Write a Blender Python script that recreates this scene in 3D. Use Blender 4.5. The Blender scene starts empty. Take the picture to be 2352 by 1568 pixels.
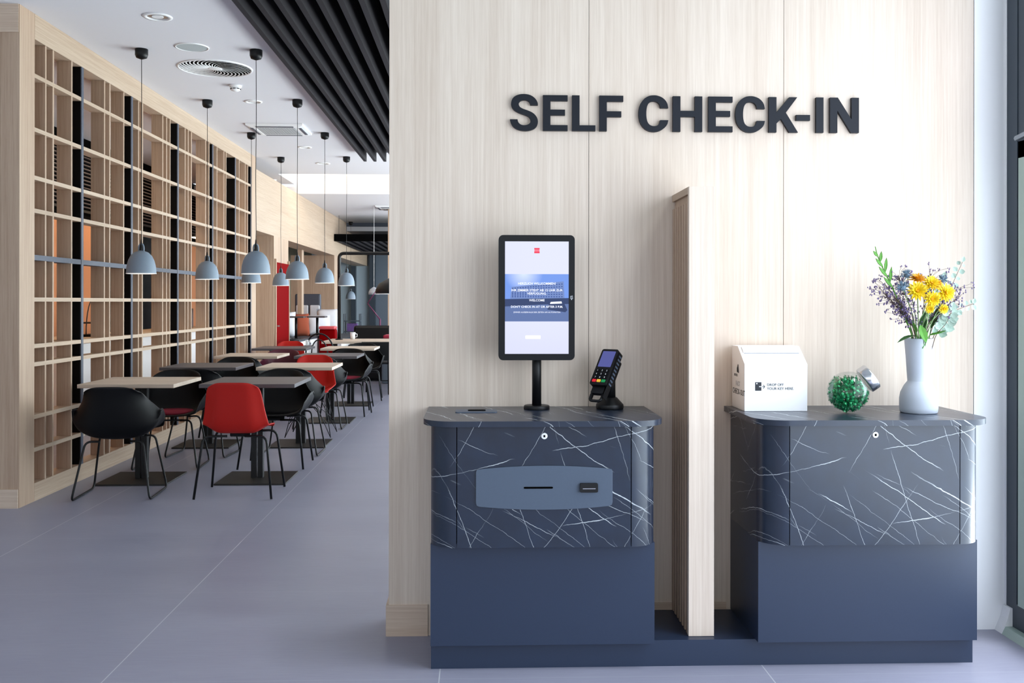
import bpy, bmesh, math, random
from mathutils import Vector, Matrix, noise
PI = math.pi
sc = bpy.context.scene
C = sc.collection
random.seed(7)

# ------------------------------------------------------------------ camera
cam_d = bpy.data.cameras.new('camera'); cam = bpy.data.objects.new('camera', cam_d); C.objects.link(cam)
cam_d.sensor_width = 36.0
cam_d.lens = 36.0 * 2205.0 / 2352.0
cam_d.shift_y = -91.0 / 2352.0
cam_d.clip_start = 0.05; cam_d.clip_end = 300
cam.matrix_world = Matrix.Translation((0, 0, 1.35)) @ Matrix.Rotation(math.radians(-1.97), 4, 'Z') @ Matrix.Rotation(PI / 2, 4, 'X') @ Matrix.Rotation(0.0012, 4, 'Z')
sc.camera = cam
# ------------------------------------------------------------------ world / light / exposure
w = bpy.data.worlds.new('world'); sc.world = w; w.use_nodes = True
bg = w.node_tree.nodes['Background']; bg.inputs[0].default_value = (0.72, 0.86, 1.0, 1); bg.inputs[1].default_value = 1.3
sc.view_settings.view_transform = 'Standard'; sc.view_settings.look = 'None'
sc.view_settings.gamma = 1.0; sc.view_settings.use_curve_mapping = False
sc.view_settings.exposure = 0.45

def area(name, loc, rot, sx, sy, power, col):
    l = bpy.data.lights.new(name, 'AREA'); l.shape = 'RECTANGLE'; l.size = sx; l.size_y = sy
    l.energy = power; l.color = col
    o = bpy.data.objects.new(name, l); C.objects.link(o); o.location = loc; o.rotation_euler = rot
    return o
# daylight that falls through the lobby glass front and the dining room glazing, plus two added fills
def aimed(name, loc, target, sx, sy, power, col):
    o = area(name, loc, (0, 0, 0), sx, sy, power, col)
    o.rotation_euler = (Vector(target) - Vector(loc)).to_track_quat('-Z', 'Y').to_euler(); return o
area('daylight_lobby', (2.165, 1.5, 1.45), (0, PI / 2, 0), 2.6, 4.3, 116, (0.80, 0.87, 1.0))
aimed('daylight_dining', (3.3, 12.6, 1.4), (-2.0, 12.2, 1.9), 11.0, 2.4, 500, (0.95, 0.93, 1.0))
area('ground_bounce_fill', (3.6, 9.4, 0.05), (PI, 0, 0), 2.2, 12.5, 960, (0.96, 0.93, 1.0))  # upward lamp added to brighten the ceiling, in place of light off sunlit paving
area('fill_behind_camera', (-2.0, -3.4, 1.9), (PI / 2, 0, 0), 7.0, 2.6, 45, (1.0, 0.88, 0.76))  # weak warm fill added behind the camera, no real source there
sun_d = bpy.data.lights.new('sun', 'SUN'); sun_d.energy = 3.6; sun_d.angle = math.radians(22); sun_d.color = (0.98, 0.95, 1.0)
sun = bpy.data.objects.new('sun', sun_d); C.objects.link(sun); sun.location = (12, -6, 12)
SUN_AZ, SUN_EL = math.radians(26), math.radians(62)
sun.rotation_euler = Vector((-math.cos(SUN_AZ) * math.cos(SUN_EL), math.sin(SUN_AZ) * math.cos(SUN_EL), -math.sin(SUN_EL))).to_track_quat('-Z', 'Y').to_euler()
area('kitchen_light', (-4.0, 11.5, 3.15), (0, 0, 0), 0.6, 7.0, 38, (1.0, 0.74, 0.48))
area('lounge_daylight', (0.6, 21.0, 2.4), (0, PI / 2, 0), 1.4, 8.0, 190, (0.92, 0.96, 1.0))
sc.cycles.max_bounces = 8; sc.cycles.diffuse_bounces = 5; sc.cycles.glossy_bounces = 3
sc.cycles.transmission_bounces = 8; sc.cycles.transparent_max_bounces = 12
sc.cycles.caustics_reflective = False; sc.cycles.caustics_refractive = False
sc.cycles.use_denoising = True
sc.cycles.sample_clamp_indirect = 8.0

# ------------------------------------------------------------------ materials
def lin(h):
    r = [int(h[i:i + 2], 16) / 255 for i in (0, 2, 4)]
    return tuple((c / 12.92 if c <= 0.04045 else ((c + 0.055) / 1.055) ** 2.4) for c in r) + (1.0,)

def mat(name, col, rough=0.5, metal=0.0, emit=None, estr=0.0, spec=0.5, mottle=0.04, mscale=30.0, bump=0.0, alpha_trans=0.0, coat=0.0):
    m = bpy.data.materials.new(name); m.use_nodes = True; nt = m.node_tree
    b = nt.nodes['Principled BSDF']
    c = lin(col) if isinstance(col, str) else tuple(col) + (1.0,)
    b.inputs['Roughness'].default_value = rough; b.inputs['Metallic'].default_value = metal
    b.inputs['Specular IOR Level'].default_value = spec
    b.inputs['Coat Weight'].default_value = coat
    if alpha_trans: b.inputs['Transmission Weight'].default_value = alpha_trans
    if emit:
        b.inputs['Emission Color'].default_value = lin(emit); b.inputs['Emission Strength'].default_value = estr
    tc = nt.nodes.new('ShaderNodeTexCoord'); no = nt.nodes.new('ShaderNodeTexNoise'); no.inputs['Scale'].default_value = mscale
    no.inputs['Detail'].default_value = 4
    nt.links.new(tc.outputs['Object'], no.inputs['Vector'])
    mx = nt.nodes.new('ShaderNodeMix'); mx.data_type = 'RGBA'
    lo = tuple(x * (1 - mottle) for x in c[:3]) + (1,); hi = tuple(min(1, x * (1 + mottle)) for x in c[:3]) + (1,)
    mx.inputs['A'].default_value = lo; mx.inputs['B'].default_value = hi
    nt.links.new(no.outputs['Fac'], mx.inputs['Factor']); nt.links.new(mx.outputs['Result'], b.inputs['Base Color'])
    if bump:
        bp = nt.nodes.new('ShaderNodeBump'); bp.inputs['Strength'].default_value = bump; bp.inputs['Distance'].default_value = 0.002
        nt.links.new(no.outputs['Fac'], bp.inputs['Height']); nt.links.new(bp.outputs['Normal'], b.inputs['Normal'])
    return m

def wood(name, base, dark, axis='Z', rough=0.55, seed=0.0, contrast=1.0):
    """pale veneer, fine grain running along AXIS"""
    m = bpy.data.materials.new(name); m.use_nodes = True; nt = m.node_tree; N = nt.nodes; L = nt.links
    b = N['Principled BSDF']; b.inputs['Roughness'].default_value = rough
    b.inputs['Specular IOR Level'].default_value = 0.35
    tc = N.new('ShaderNodeTexCoord')
    def layer(sa, sl, det, off):
        mp = N.new('ShaderNodeMapping'); s = [sa, sa, sa]; s['XYZ'.index(axis)] = sl
        mp.inputs['Scale'].default_value = s; mp.inputs['Location'].default_value = (off + seed, off * 2, off * 3)
        L.new(tc.outputs['Object'], mp.inputs['Vector'])
        n = N.new('ShaderNodeTexNoise'); n.inputs['Scale'].default_value = 1; n.inputs['Detail'].default_value = det
        n.inputs['Roughness'].default_value = 0.62
        L.new(mp.outputs['Vector'], n.inputs['Vector']); return n.outputs['Fac']
    a = layer(7, 0.25, 3, 1.3); f = layer(95, 1.3, 4, 5.1); g = layer(300, 7, 2, 9.7)
    def math_(op, x, y):
        q = N.new('ShaderNodeMath'); q.operation = op
        for i, v in enumerate((x, y)):
            if isinstance(v, (int, float)): q.inputs[i].default_value = v
            else: L.new(v, q.inputs[i])
        return q.outputs[0]
    s = math_('ADD', math_('MULTIPLY', a, 0.8), math_('ADD', math_('MULTIPLY', f, 0.9), math_('MULTIPLY', g, 0.5)))
    r = N.new('ShaderNodeMapRange'); r.inputs['From Min'].default_value = 1.1 - 0.32 / contrast; r.inputs['From Max'].default_value = 1.1 + 0.32 / contrast
    L.new(s, r.inputs['Value'])
    mx = N.new('ShaderNodeMix'); mx.data_type = 'RGBA'; mx.inputs['A'].default_value = lin(dark); mx.inputs['B'].default_value = lin(base)
    L.new(r.outputs['Result'], mx.inputs['Factor']); L.new(mx.outputs['Result'], b.inputs['Base Color'])
    bp = N.new('ShaderNodeBump'); bp.inputs['Strength'].default_value = 0.15; bp.inputs['Distance'].default_value = 0.001
    L.new(f, bp.inputs['Height']); L.new(bp.outputs['Normal'], b.inputs['Normal'])
    return m

def marble(name):
    m = bpy.data.materials.new(name); m.use_nodes = True; nt = m.node_tree; N = nt.nodes; L = nt.links
    b = N['Principled BSDF']; b.inputs['Roughness'].default_value = 0.34; b.inputs['Specular IOR Level'].default_value = 0.5; b.inputs['Coat Weight'].default_value = 0.22; b.inputs['Coat Roughness'].default_value = 0.22
    tc = N.new('ShaderNodeTexCoord')
    def M(op, x, y=0.0, z=None):
        q = N.new('ShaderNodeMath'); q.operation = op
        for i, v in enumerate((x, y, z)):
            if v is None: continue
            if isinstance(v, (int, float)): q.inputs[i].default_value = v
            else: L.new(v, q.inputs[i])
        return q.outputs[0]
    def nz(scale, det, off):
        mp = N.new('ShaderNodeMapping'); mp.inputs['Location'].default_value = (off, off * 1.7, off * 0.6)
        L.new(tc.outputs['Object'], mp.inputs['Vector'])
        n = N.new('ShaderNodeTexNoise'); n.inputs['Scale'].default_value = scale; n.inputs['Detail'].default_value = det
        L.new(mp.outputs['Vector'], n.inputs['Vector']); return n.outputs['Fac']
    sep = N.new('ShaderNodeSeparateXYZ'); L.new(tc.outputs['Object'], sep.inputs[0])
    px = M('ADD', sep.outputs[0], M('MULTIPLY', sep.outputs[1], 0.45)); pz = sep.outputs[2]
    wob = M('MULTIPLY', M('SUBTRACT', nz(2.6, 1, 3.1), 0.5), 0.075)
    jit = M('MULTIPLY', M('SUBTRACT', nz(28, 4, 8.3), 0.5), 0.012)
    total = None
    # families of long, nearly straight veins: angle, period, phase, half-width, rarity
    for k, (ang, per, ph, wd, thr, amp) in enumerate([(-33, .155, .06, .0016, .49, .95), (-29, .245, .13, .0026, .50, 1.0), (-72, .21, .05, .0012, .50, .6),
                                                     (12, .27, .02, .0016, .52, .85), (58, .23, .10, .0011, .52, .55), (-36, .071, .02, .0008, .53, .5), (-60, .115, .03, .0008, .53, .5), (-24, .19, .0, .0011, .50, .7)]):
        a = math.radians(ang); nx, nzv = -math.sin(a), math.cos(a)
        d = M('ADD', M('ADD', M('MULTIPLY', px, nx), M('MULTIPLY', pz, nzv)), M('ADD', wob, jit))
        d = M('ADD', d, ph)
        fr = M('SUBTRACT', M('FRACT', M('DIVIDE', d, per)), 0.5)
        dist = M('MULTIPLY', M('ABSOLUTE', fr), per)
        wv = M('MULTIPLY', nz(9, 3, 20 + k * 5.0), wd * 2.0)
        line = M('SUBTRACT', 1.0, M('MINIMUM', M('DIVIDE', dist, wv), 1.0))
        msk = N.new('ShaderNodeMapRange'); msk.inputs['From Min'].default_value = thr - .02; msk.inputs['From Max'].default_value = thr + .07
        L.new(nz(3.4, 2, 40 + k * 7.0), msk.inputs['Value'])
        v = M('MULTIPLY', M('MULTIPLY', line, msk.outputs['Result']), amp)
        total = v if total is None else M('MAXIMUM', total, v)
    cl = N.new('ShaderNodeMix'); cl.data_type = 'RGBA'; cl.inputs['A'].default_value = lin('111a2a'); cl.inputs['B'].default_value = lin('1b2a40')
    L.new(nz(14, 5, 2.0), cl.inputs['Factor'])
    mx = N.new('ShaderNodeMix'); mx.data_type = 'RGBA'; mx.inputs['B'].default_value = lin('dfe6ea')
    L.new(cl.outputs['Result'], mx.inputs['A']); L.new(total, mx.inputs['Factor']); L.new(mx.outputs['Result'], b.inputs['Base Color'])
    return m

def tile_floor():
    m = bpy.data.materials.new('floor_tiles'); m.use_nodes = True; nt = m.node_tree; N = nt.nodes; L = nt.links
    b = N['Principled BSDF']; b.inputs['Specular IOR Level'].default_value = 0.45
    tc = N.new('ShaderNodeTexCoord'); sep = N.new('ShaderNodeSeparateXYZ'); L.new(tc.outputs['Object'], sep.inputs[0])
    def M(op, x, y=0.0):
        q = N.new('ShaderNodeMath'); q.operation = op
        for i, v in enumerate((x, y)):
            if isinstance(v, (int, float)): q.inputs[i].default_value = v
            else: L.new(v, q.inputs[i])
        return q.outputs[0]
    def joint(coord, off, per, hw):
        f = M('FRACT', M('DIVIDE', M('ADD', coord, off), per))
        d = M('MULTIPLY', M('MINIMUM', f, M('SUBTRACT', 1.0, f)), per)
        return M('LESS_THAN', d, hw)
    jx = joint(sep.outputs[0], 1.335, 1.194, 0.0022); jy = M('MULTIPLY', joint(sep.outputs[1], -3.445, 1.055, 0.0018), 0.25)
    j = M('MAXIMUM', jx, jy)
    def nz(sx, sy, det):
        mp = N.new('ShaderNodeMapping'); mp.inputs['Scale'].default_value = (sx, sy, 1)
        L.new(tc.outputs['Object'], mp.inputs['Vector']); n = N.new('ShaderNodeTexNoise'); n.inputs['Scale'].default_value = 1; n.inputs['Detail'].default_value = det
        L.new(mp.outputs['Vector'], n.inputs['Vector']); return n.outputs['Fac']
    f = M('ADD', M('MULTIPLY', nz(1.1, 3.0, 4), 0.6), M('MULTIPLY', nz(9, 120, 4), 0.4))
    mr = N.new('ShaderNodeMapRange'); mr.inputs['From Min'].default_value = .3; mr.inputs['From Max'].default_value = .7; L.new(f, mr.inputs['Value'])
    cl = N.new('ShaderNodeMix'); cl.data_type = 'RGBA'; cl.inputs['A'].default_value = lin('868698'); cl.inputs['B'].default_value = lin('9696a6')
    L.new(mr.outputs['Result'], cl.inputs['Factor'])
    mx = N.new('ShaderNodeMix'); mx.data_type = 'RGBA'; mx.inputs['B'].default_value = lin('b9bac0')
    L.new(cl.outputs['Result'], mx.inputs['A']); L.new(j, mx.inputs['Factor']); L.new(mx.outputs['Result'], b.inputs['Base Color'])
    rr = N.new('ShaderNodeMapRange'); rr.inputs['To Min'].default_value = .30; rr.inputs['To Max'].default_value = .42; L.new(f, rr.inputs['Value'])
    L.new(rr.outputs['Result'], b.inputs['Roughness'])
    return m

def glass(name, tint=(0.93, 0.98, 0.97), gloss=0.08):
    m = bpy.data.materials.new(name); m.use_nodes = True; nt = m.node_tree; N = nt.nodes; L = nt.links
    N.remove(N['Principled BSDF']); out = N['Material Output']
    t = N.new('ShaderNodeBsdfTransparent'); t.inputs[0].default_value = tint + (1,)
    g = N.new('ShaderNodeBsdfGlossy'); g.inputs['Roughness'].default_value = 0.02
    lw = N.new('ShaderNodeLayerWeight'); lw.inputs['Blend'].default_value = 0.25
    mr = N.new('ShaderNodeMapRange'); mr.inputs['To Min'].default_value = gloss * 0.4; mr.inputs['To Max'].default_value = gloss * 6
    L.new(lw.outputs['Fresnel'], mr.inputs['Value'])
    x = N.new('ShaderNodeMixShader'); L.new(mr.outputs['Result'], x.inputs[0]); L.new(t.outputs[0], x.inputs[1]); L.new(g.outputs[0], x.inputs[2])
    L.new(x.outputs[0], out.inputs['Surface'])
    return m

def emis(name, col, s):
    m = bpy.data.materials.new(name); m.use_nodes = True; nt = m.node_tree; N = nt.nodes
    N.remove(N['Principled BSDF']); e = N.new('ShaderNodeEmission'); e.inputs[0].default_value = lin(col); e.inputs[1].default_value = s
    nt.links.new(e.outputs[0], N['Material Output'].inputs['Surface']); return m

M_panel = wood('oak_panel', 'e6d8c9', 'cebcab')
M_oakv = wood('oak_upright', 'c8b09a', 'a58a74', seed=3)
M_oakx = wood('oak_board_x', 'dfcdbb', 'c2aa95', axis='X', seed=5)
M_oaky = wood('oak_board_y', 'c6b29d', 'a9917b', axis='Y', seed=8)
M_tablel = wood('table_light', 'd8c9b8', 'b7a594', axis='X', seed=11)
M_tabled = wood('table_dark', '5f5a5c', '48454a', axis='X', seed=14, rough=0.42)
M_marble = marble('black_marble')
M_floor = tile_floor()
M_slate = mat('slate_laminate', '1c2b43', 0.40, spec=.6, mottle=0.07, mscale=180)
M_plate = mat('grey_plate', '4c5869', 0.45, metal=0.15, mottle=0.05, mscale=120)
M_ceil = mat('ceiling_paint', 'dedde2', 0.9, mottle=0.01)
M_white = mat('white_paint', 'f6f7f8', 0.7, mottle=0.01)
M_whitep = mat('white_acrylic', 'f3f4f6', 0.32, mottle=0.0)
M_black = mat('black_powder_metal', '08090c', 0.45, spec=0.35, mottle=0.1)
M_blackp = mat('black_plastic_shell', '040508', 0.5, spec=0.22, mottle=0.08)
M_black2 = mat('black_void', '030303', 0.9, spec=.05)
M_baffle = mat('baffle_grey_black', '29272b', 0.7, spec=.2, mottle=0.1)
M_baseb = mat('bronze_black_base', '17130f', 0.5, mottle=0.2)
M_red = mat('red_shell', 'b3180f', 0.55, spec=0.3, mottle=0.04, mscale=60)
M_maroon = mat('maroon_shell', '4d0d25', 0.5)
M_cushion = mat('crimson_cushion', '8d1b33', 0.85)
M_redwall = mat('red_panel', '7c0004', 0.7, spec=.03)
M_shade = mat('grey_blue_shade', '8190a0', 0.55, mottle=0.03)
M_chrome = mat('brushed_steel', 'c9ccd2', 0.22, metal=1.0, mottle=0.06)
M_darkwood = mat('black_upright', '030304', 0.7, spec=.15)
M_bluegrey = mat('slate_blue_edge', '4a505e', 0.5)
M_orange = mat('orange_paint', 'b8764a', 0.7, mottle=0.05, mscale=4)
M_greywall = mat('blue_grey_wall', '68737f', 0.8)
M_paleblue = mat('pale_blue_wall', 'b9cad4', 0.8)
M_letter = mat('anthracite_letter', '0c111c', 0.5, spec=0.3)
M_ink = mat('dark_ink', '23262e', 0.6)
M_inkl = mat('pale_ink', 'a9abb0', 0.6)
M_window = mat('anthracite_window_frame', '36414c', 0.42)
M_windowl = mat('pale_green_frame', 'a9bdb4', 0.4)
M_glass = glass('window_glass')
M_jarglass = glass('jar_glass', (0.985, 0.995, 0.995), 0.035)
M_vase = mat('pale_grey_ceramic', 'bcc4cf', 0.6, mottle=0.01)
M_bulb = emis('lamp_glow', 'fff2dc', 14.0)
M_warmled = emis('warm_led', 'ffe2b0', 9.0)
M_coolled = emis('cool_led', 'dff2ff', 1.4)
M_bezel = mat('screen_bezel', '05080f', 0.35, spec=.25)
M_candy = mat('green_foil', '0a8a50', 0.22, metal=0.35, mottle=0.5, mscale=40)
M_grass = mat('lawn', '6f8a68', 0.9, mottle=0.2)
M_terr = mat('outdoor_paving', 'a3aaa6', 0.8)
M_leaf = mat('green_leaf', '4f8f2a', 0.55, mottle=0.25, mscale=50)
M_leafd = mat('dark_leaf', '2c5a28', 0.55, mottle=0.25, mscale=50)
M_euca = mat('eucalyptus_leaf', '9fb6a8', 0.6, mottle=0.15)
M_stem = mat('pale_green_stem', '7f9f6a', 0.6)
M_yellow = mat('yellow_petal', 'e6c60a', 0.55, mottle=0.08)
M_yelloworange = mat('golden_petal', 'dd9d08', 0.55, mottle=0.08)
M_purple = mat('lilac_bud', '6f6088', 0.7, mottle=0.3)
M_browns = mat('brown_stem', '5a4a3c', 0.7)
M_thistle = mat('blue_thistle', '5c7486', 0.7, mottle=0.3)
M_pillow = mat('white_pillow', 'dfe2ea', 0.9, bump=0.4)
M_pillowo = mat('rust_pillow', '9a4a30', 0.9)
M_purplem = mat('purple_metal', '6a2a52', 0.35)

# ------------------------------------------------------------------ geometry helpers
def link(name, bm, m, parent=None, smooth=False, bevel=0.0, mods=()):
    bmesh.ops.recalc_face_normals(bm, faces=bm.faces[:])
    me = bpy.data.meshes.new(name); bm.to_mesh(me); bm.free()
    if isinstance(m, (list, tuple)):
        for x in m: me.materials.append(x)
    else: me.materials.append(m)
    if smooth:
        for p in me.polygons: p.use_smooth = True
    o = bpy.data.objects.new(name, me); C.objects.link(o)
    if bevel:
        b = o.modifiers.new('bevel', 'BEVEL'); b.width = bevel; b.segments = 2; b.limit_method = 'ANGLE'; b.angle_limit = math.radians(40)
    for k, kw in mods:
        md = o.modifiers.new(k.lower(), k)
        for a, v in kw.items(): setattr(md, a, v)
    if parent: o.parent = parent
    return o

def tag(o, label=None, cat=None, group=None, kind=None):
    if label: o['label'] = label
    if cat: o['category'] = cat
    if group: o['group'] = group
    if kind: o['kind'] = kind
    return o

def struct(name, bm, m, parent=None, **k):
    o = link(name, bm, m, parent, **k)
    if parent is None: o['kind'] = 'structure'
    return o

def empty(name, loc, label, cat, group=None, rz=0.0):
    o = bpy.data.objects.new(name, None); C.objects.link(o); o.empty_display_size = 0.1
    o.location = loc; o.rotation_euler = (0, 0, rz)
    return tag(o, label, cat, group)

def copy_tree(o, parent=None):
    c = o.copy(); C.objects.link(c); c.parent = parent
    for ch in [x for x in bpy.data.objects if x.parent == o]:
        copy_tree(ch, c)
    return c

def NB(): return bmesh.new()

def box(bm, x0, x1, y0, y1, z0, z1):
    vs = [bm.verts.new(p) for p in ((x0, y0, z0), (x1, y0, z0), (x1, y1, z0), (x0, y1, z0), (x0, y0, z1), (x1, y0, z1), (x1, y1, z1), (x0, y1, z1))]
    for f in ((0, 3, 2, 1), (4, 5, 6, 7), (0, 1, 5, 4), (1, 2, 6, 5), (2, 3, 7, 6), (3, 0, 4, 7)):
        bm.faces.new([vs[i] for i in f])
    return bm

def B(*a): return box(NB(), *a)

def prism(bm, pts, d0, d1, plane='XY'):
    """extrude a 2D outline; plane XY -> along Z, XZ -> along Y, YZ -> along X"""
    def P(p, d):
        return {'XY': (p[0], p[1], d), 'XZ': (p[0], d, p[1]), 'YZ': (d, p[0], p[1])}[plane]
    a = [bm.verts.new(P(p, d0)) for p in pts]; b = [bm.verts.new(P(p, d1)) for p in pts]
    n = len(pts)
    f1 = bm.faces.new(a); f2 = bm.faces.new(b[::-1])
    for i in range(n): bm.faces.new((a[i], a[(i + 1) % n], b[(i + 1) % n], b[i]))
    if n > 4:
        f1.normal_update(); f2.normal_update()
        bmesh.ops.triangulate(bm, faces=[f1, f2])
    return bm

def lathe(bm, prof, seg=32, cx=0, cy=0, cap=True):
    rings = []
    for r, z in prof:
        if r < 1e-5: rings.append([bm.verts.new((cx, cy, z))])
        else: rings.append([bm.verts.new((cx + r * math.cos(2 * PI * i / seg), cy + r * math.sin(2 * PI * i / seg), z)) for i in range(seg)])
    for a, b in zip(rings, rings[1:]):
        for i in range(seg):
            j = (i + 1) % seg
            q = []
            for v in ((a[0] if len(a) == 1 else a[i]), (a[0] if len(a) == 1 else a[j]), (b[0] if len(b) == 1 else b[j]), (b[0] if len(b) == 1 else b[i])):
                if v not in q: q.append(v)
            if len(q) > 2: bm.faces.new(q)
    if cap:
        for r in (rings[0], rings[-1]):
            if len(r) > 2: bm.faces.new(r)
    return bm

def tube(bm, pts, r, seg=8, closed=False, r2=None):
    pts = [Vector(p) for p in pts]; n = len(pts); rings = []; up = None
    for i, p in enumerate(pts):
        if closed: t = (pts[(i + 1) % n] - pts[i - 1]).normalized()
        elif i == 0: t = (pts[1] - p).normalized()
        elif i == n - 1: t = (p - pts[-2]).normalized()
        else: t = ((pts[i + 1] - p).normalized() + (p - pts[i - 1]).normalized()).normalized()
        if up is None:
            up = t.orthogonal().normalized()
        else:
            up = (up - t * up.dot(t)); up = up.normalized() if up.length > 1e-6 else t.orthogonal().normalized()
        s = t.cross(up)
        rr = r if r2 is None else r + (r2 - r) * i / (n - 1)
        rings.append([bm.verts.new(p + (up * math.cos(2 * PI * k / seg) + s * math.sin(2 * PI * k / seg)) * rr) for k in range(seg)])
    for i in range(n if closed else n - 1):
        a, b = rings[i], rings[(i + 1) % n]
        for k in range(seg): bm.faces.new((a[k], a[(k + 1) % seg], b[(k + 1) % seg], b[k]))
    if not closed:
        bm.faces.new(rings[0]); bm.faces.new(rings[-1])
    return bm

def rounded(pts, rad, seg=5):
    """polyline with its inner corners rounded"""
    pts = [Vector(p) for p in pts]; out = [pts[0]]
    for a, b, c in zip(pts, pts[1:], pts[2:]):
        d1 = (a - b); d2 = (c - b); r = min(rad, d1.length * .45, d2.length * .45)
        p0 = b + d1.normalized() * r; p1 = b + d2.normalized() * r
        for k in range(seg + 1):
            t = k / seg; out.append((1 - t) ** 2 * p0 + 2 * t * (1 - t) * b + t * t * p1)
    out.append(pts[-1]); return out

def rrect(x0, x1, y0, y1, r, seg=6, corners=(1, 1, 1, 1)):
    """outline, corners in order x0y0, x1y0, x1y1, x0y1"""
    out = []
    for (cx, cy, a0, on, px, py) in ((x0 + r, y0 + r, PI, corners[0], x0, y0), (x1 - r, y0 + r, 1.5 * PI, corners[1], x1, y0), (x1 - r, y1 - r, 0, corners[2], x1, y1), (x0 + r, y1 - r, .5 * PI, corners[3], x0, y1)):
        if not on: out.append((px, py)); continue
        for k in range(seg + 1):
            a = a0 + k / seg * PI / 2; out.append((cx + r * math.cos(a), cy + r * math.sin(a)))
    return out

def text_mesh(name, body, size, m, M4, parent=None, extrude=0.0004, bold=0.0, align='LEFT', sx=1.0):
    cu = bpy.data.curves.new(name, 'FONT'); cu.body = body; cu.size = size; cu.extrude = extrude; cu.offset = bold
    cu.align_x = align; cu.resolution_u = 3
    t = bpy.data.objects.new(name, cu); C.objects.link(t)
    bpy.context.view_layer.update()
    me = bpy.data.meshes.new_from_object(t.evaluated_get(bpy.context.evaluated_depsgraph_get()))
    bpy.data.objects.remove(t)
    me.name = name; me.materials.clear(); me.materials.append(m)
    me.transform(M4 @ Matrix.Diagonal((sx, 1, 1, 1)))
    o = bpy.data.objects.new(name, me); C.objects.link(o)
    if parent: o.parent = parent
    return o
FRONT = Matrix.Rotation(PI / 2, 4, 'X')     # text standing in XZ, read from -Y
LEFTF = Matrix.Rotation(-PI / 2, 4, 'Z') @ Matrix.Rotation(PI / 2, 4, 'X')   # read from -X

# ================================================================== STRUCTURE
CZ = 3.29       # ceiling height
WY = 3.895      # check-in wall plane
HZ = 5.6        # the lobby is double height
struct('floor', B(-7, 2.45, -3.2, 30, -0.1, 0), M_floor)
gd = struct('floor', B(2.45, 40, -20, 30, -0.12, -0.03), M_grass); gd['label'] = 'lawn outside'

# check-in wall: veneer panels with seams, white strip at its right end
for i, (a, b_) in enumerate(((-0.363, 0.4455), (0.4475, 1.2465), (1.2485, 2.039))):
    struct('wall_front', B(a, b_, WY, 4.1, 0, HZ), M_panel)
struct('wall_front', B(0.4455, 0.4475, WY + .004, 4.09, 0, HZ), M_black2)
struct('wall_front', B(1.2465, 1.2485, WY + .004, 4.09, 0, HZ), M_black2)
struct('wall_right', B(2.0425, 2.26, WY, 4.1, 0, HZ), M_white)
struct('wall_right', B(2.039, 2.0425, WY + .006, 4.09, 0, HZ), M_greywall)
struct('baseboard_front', B(-0.374, -0.205, WY - .008, 4.108, 0, 0.125), M_oakx)
struct('baseboard_front', B(0.66, 1.01, WY - .008, WY, 0.097, 0.125), M_oakx)
# white return + kick at the glass front
struct('wall_right', B(2.172, 2.26, 3.886, WY - .0005, 0.105, HZ), M_white)
bm = NB(); prism(bm, [(2.130, 0), (2.26, 0), (2.26, .104), (2.166, .104), (2.155, .06)], 3.84, WY - .0005, 'XZ')
struct('baseboard_right', bm, M_white)
bm = NB(); prism(bm, [(2.130, 0), (2.26, 0), (2.26, .03), (2.145, .03)], -3.0, 3.8399, 'XZ')
struct('baseboard_right', bm, M_windowl)

# lobby glass front (daylight side)
def facade(name, X, y0, y1, step, zt, z0=0.03, fw=0.05, dp=.09, fm=None):
    f = bpy.data.objects.new(name, None); C.objects.link(f); f['kind'] = 'structure'
    fm = fm or M_window
    bm = NB(); box(bm, X, X + dp, y0, y1, z0, z0 + .10); box(bm, X, X + dp, y0, y1, zt - .08, zt)
    link('window_frame', bm, fm, f)
    y = y1; bm = NB()
    while y > y0 - .01:
        box(bm, X, X + dp, max(y - fw, y0), y, z0 + .10, zt - .08); y -= step
    link('mullion', bm, fm, f)
    g = link('pane', B(X + dp * .45, X + dp * .45 + .006, y0 + .01, y1 - .01, z0 + .1, zt - .08), M_glass, f)
    return f
win = facade('window_1', 2.175, -2.95, 3.8855, 1.55, HZ, fw=0.075, dp=.05)
# door leaf inside the glass front, nearest bay
bm = NB()
box(bm, 2.178, 2.22, 3.70, 3.809, 0.13, 2.0); box(bm, 2.178, 2.22, 2.36, 3.809, 1.93, 2.6)
box(bm, 2.176, 2.22, -2.95, 3.75, 3.2, 3.3)
link('window_transom', bm, M_window, win)
bm = NB(); box(bm, 2.168, 2.1775, 3.725, 3.79, 0.13, 1.93); box(bm, 2.168, 2.1775, 2.36, 3.725, .13, .22)
link('leaf_frame', bm, M_windowl, win)
link('closer_arm', tube(NB(), [(2.13, 3.735, 2.0), (2.10, 3.50, 2.01), (2.09, 3.2, 2.02)], .012, 8), M_chrome, win, smooth=True)
win2 = facade('window_2', 2.15, 4.12, 21.8, 1.45, CZ, z0=0.0, fw=0.07)
win3 = facade('window_3', 2.15, 22.0, 29.5, 1.45, 2.9, z0=0.0, fw=0.07)

# rest of the lobby and the building shell
struct('wall_back', B(-7, 2.3, -2.6, -2.4, 0, .9), M_oakx)
struct('wall_back', B(-7, 2.3, -2.6, -2.4, 2.9, HZ), M_white)
bm = NB()
for x in (-7, -5.2, -3.4, -1.6, .2, 2.0): box(bm, x, x + .1, -2.6, -2.45, .9, 2.9)
struct('window_4', bm, M_window)
struct('wall_left', B(-7.2, -7, -3.2, 30, 0, HZ), M_white)
# wood clad return beside the lattice divider
struct('wall_left', B(-7, -3.1206, 6.372, 6.55, 0.125, 3.105), M_oakv)
struct('trim_1', B(-7, -3.004, 6.366, 6.55, 3.105, CZ), M_oakx)
struct('baseboard_left', B(-7, -3.003, 6.360, 6.55, 0, .123), M_oakx)

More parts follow.
